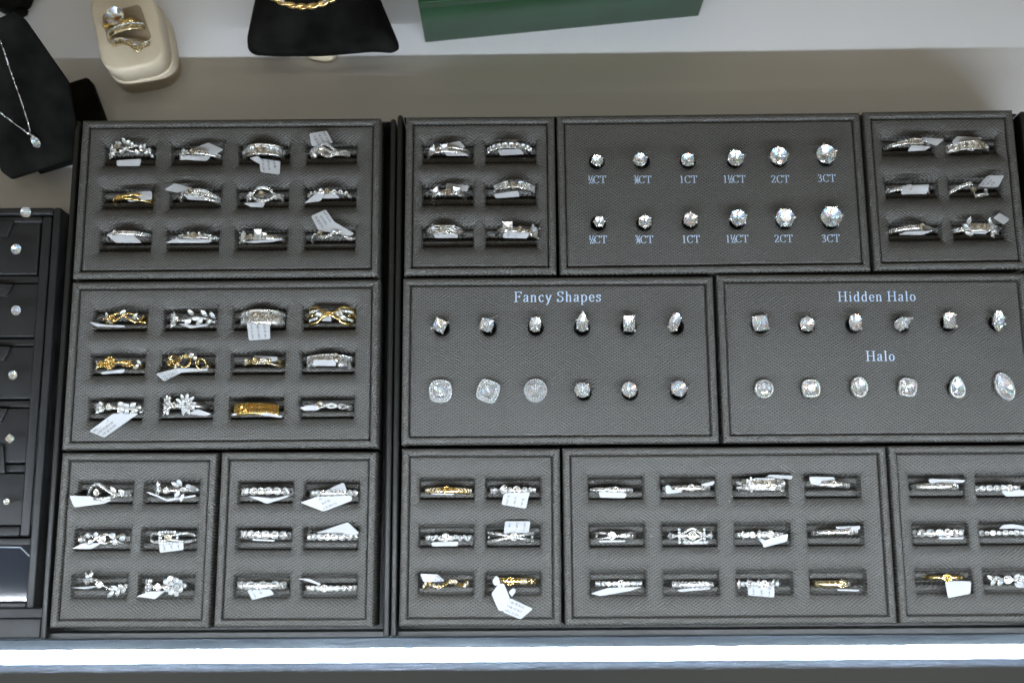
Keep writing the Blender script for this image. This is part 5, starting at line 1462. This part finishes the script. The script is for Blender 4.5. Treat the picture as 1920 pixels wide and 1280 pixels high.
# ------------------------------------------------------------------ bracelet cushion
def zc_(y): return -26 + 0 * y
lo = [(478, 86), (465, 78), (464, 60), (490, -20), (510, -90), (680, -90), (700, -12), (737, 66), (738, 76), (724, 82), (690, 79), (600, 83), (520, 87)]
BZ = -6.0
c = P2(600, 40, BZ)
pl = ccw([tuple(a - b for a, b in zip(P2(x, y, BZ), c)) for x, y in lo])
t = thing('bracelet_cushion', 'black velvet bracelet cushion resting on a small beige foot', 'bracelet cushion', (c[0], c[1], DECK))
m = MB()
slope = math.tan(math.radians(18))
rp = round_poly(pl, 4, 4)
n = len(rp); zf = lambda x, y: slope * y
layers = [(-2.0, 0.0), (0, 3.5), (.8, 7.5), (3.0, 10.5), (7, 12.6), (12, 13.4), (18, 13.8)]
vs = []; ccx = sum(q[0] for q in rp) / n; ccy = sum(q[1] for q in rp) / n
base_h = BZ - DECK - 9.5
for k, (ins, z) in enumerate(layers):
    for q in rp:
        d = Vector((ccx - q[0], ccy - q[1])); f_ = min(.85, ins / max(1, d.length))
        x, y = q[0] + d.x * f_, q[1] + d.y * f_
        vs.append((x, y, base_h + z + max(0, zf(x, y) + 4)))
fs = [(k * n + i, k * n + (i + 1) % n, (k + 1) * n + (i + 1) % n, (k + 1) * n + i) for k in range(len(layers) - 1) for i in range(n)]
fs.append([(len(layers) - 1) * n + i for i in range(n)]); fs.append(list(range(n))[::-1])
m.add(vs, fs); m.build('pillow', 'velvet_black', t)
ft = ccw([tuple(a - b for a, b in zip(P2(x, y, -20), c)) for x, y in ((535, 76), (640, 70), (628, 95), (618, 105), (600, 106), (582, 102))])
m = MB(); m.prism(round_poly(ft, 1.6), .05, 7.5, 0, 1.4); m.build('foot', 'cream_leather', t)
# gold rope bangle around the cushion: a twisted oval loop
bc = at(578, -110, 6)
bb = thing('bangle', 'gold twisted rope bangle around the black bracelet cushion', 'bracelet', (bc.x, bc.y, DECK + 4), None)
E1, E2 = [], []
front = at(575, 13, 11)
ry = bc.y - front.y
pts = []
K = 150
for k in range(K):
    a = 2 * PI * k / K
    x = 32 * math.cos(a); y = ry * math.sin(a)
    pts.append(Vector((x, y, (11 - DECK - 4) + y * .30 + ry * .30)))
for o_s in range(2):
    m = MB(); P_ = []
    for k in range(K * 2):
        b = pts[(k // 2) % K] if k % 2 == 0 else (pts[(k // 2) % K] + pts[(k // 2 + 1) % K]) / 2
        nx = pts[(k // 2 + 1) % K]; tdir = (nx - pts[(k // 2) % K]).normalized(); sd = tdir.cross(Vector((0, 0, 1))).normalized(); up = sd.cross(tdir)
        q = k * .42 + o_s * PI
        P_.append(b + sd * .75 * math.cos(q) + up * .75 * math.sin(q))
    m.tube(P_, 1.0, 7, closed=True); m.build('rope_strand', 'bright_gold', bb)
for a in (-112, -108, -72, -68):
    q = math.radians(a); P_ = Vector((32 * math.cos(q), ry * math.sin(q) - .3, (11 - DECK - 4) + ry * math.sin(q) * .3 + ry * .30 + 1.7))
    F = Matrix.Translation(P_); place_gem('stone', 'round', bb, 1.7, F)

# ------------------------------------------------------------------ green box at the back
g1, g2 = at(797, 80, DECK), at(1310, 30, DECK)
ang_ = math.atan2(g2.y - g1.y, g2.x - g1.x); Wd = (g2 - g1).length
t = thing('green_box', 'dark green flat box standing on the white shelf at the back', 'box', (g1.x, g1.y, DECK), None, ang_)
# height so that the top front edge lands where the photograph shows it
hz = 20.0
for _ in range(1):
    best = None
    for hh in range(8, 60):
        q = at(779, 7, DECK + hh); d = Vector((q.x - g1.x, q.y - g1.y))
        e = abs(-math.sin(ang_) * d.x + math.cos(ang_) * d.y)
        if best is None or e < best[0]: best = (e, hh)
hz = best[1]
m = MB(); m.box(0, Wd, 0, 120, .05, hz - 6, bev=.5); m.build('box_body', 'green_board', t)
m = MB(); m.box(-.1, Wd + .1, -.1, 120.1, hz - 5.8, hz, bev=.6); m.build('box_lid', 'green_board', t)
print('green box height', hz)
# faint white dish beyond the ring box, and dust specks
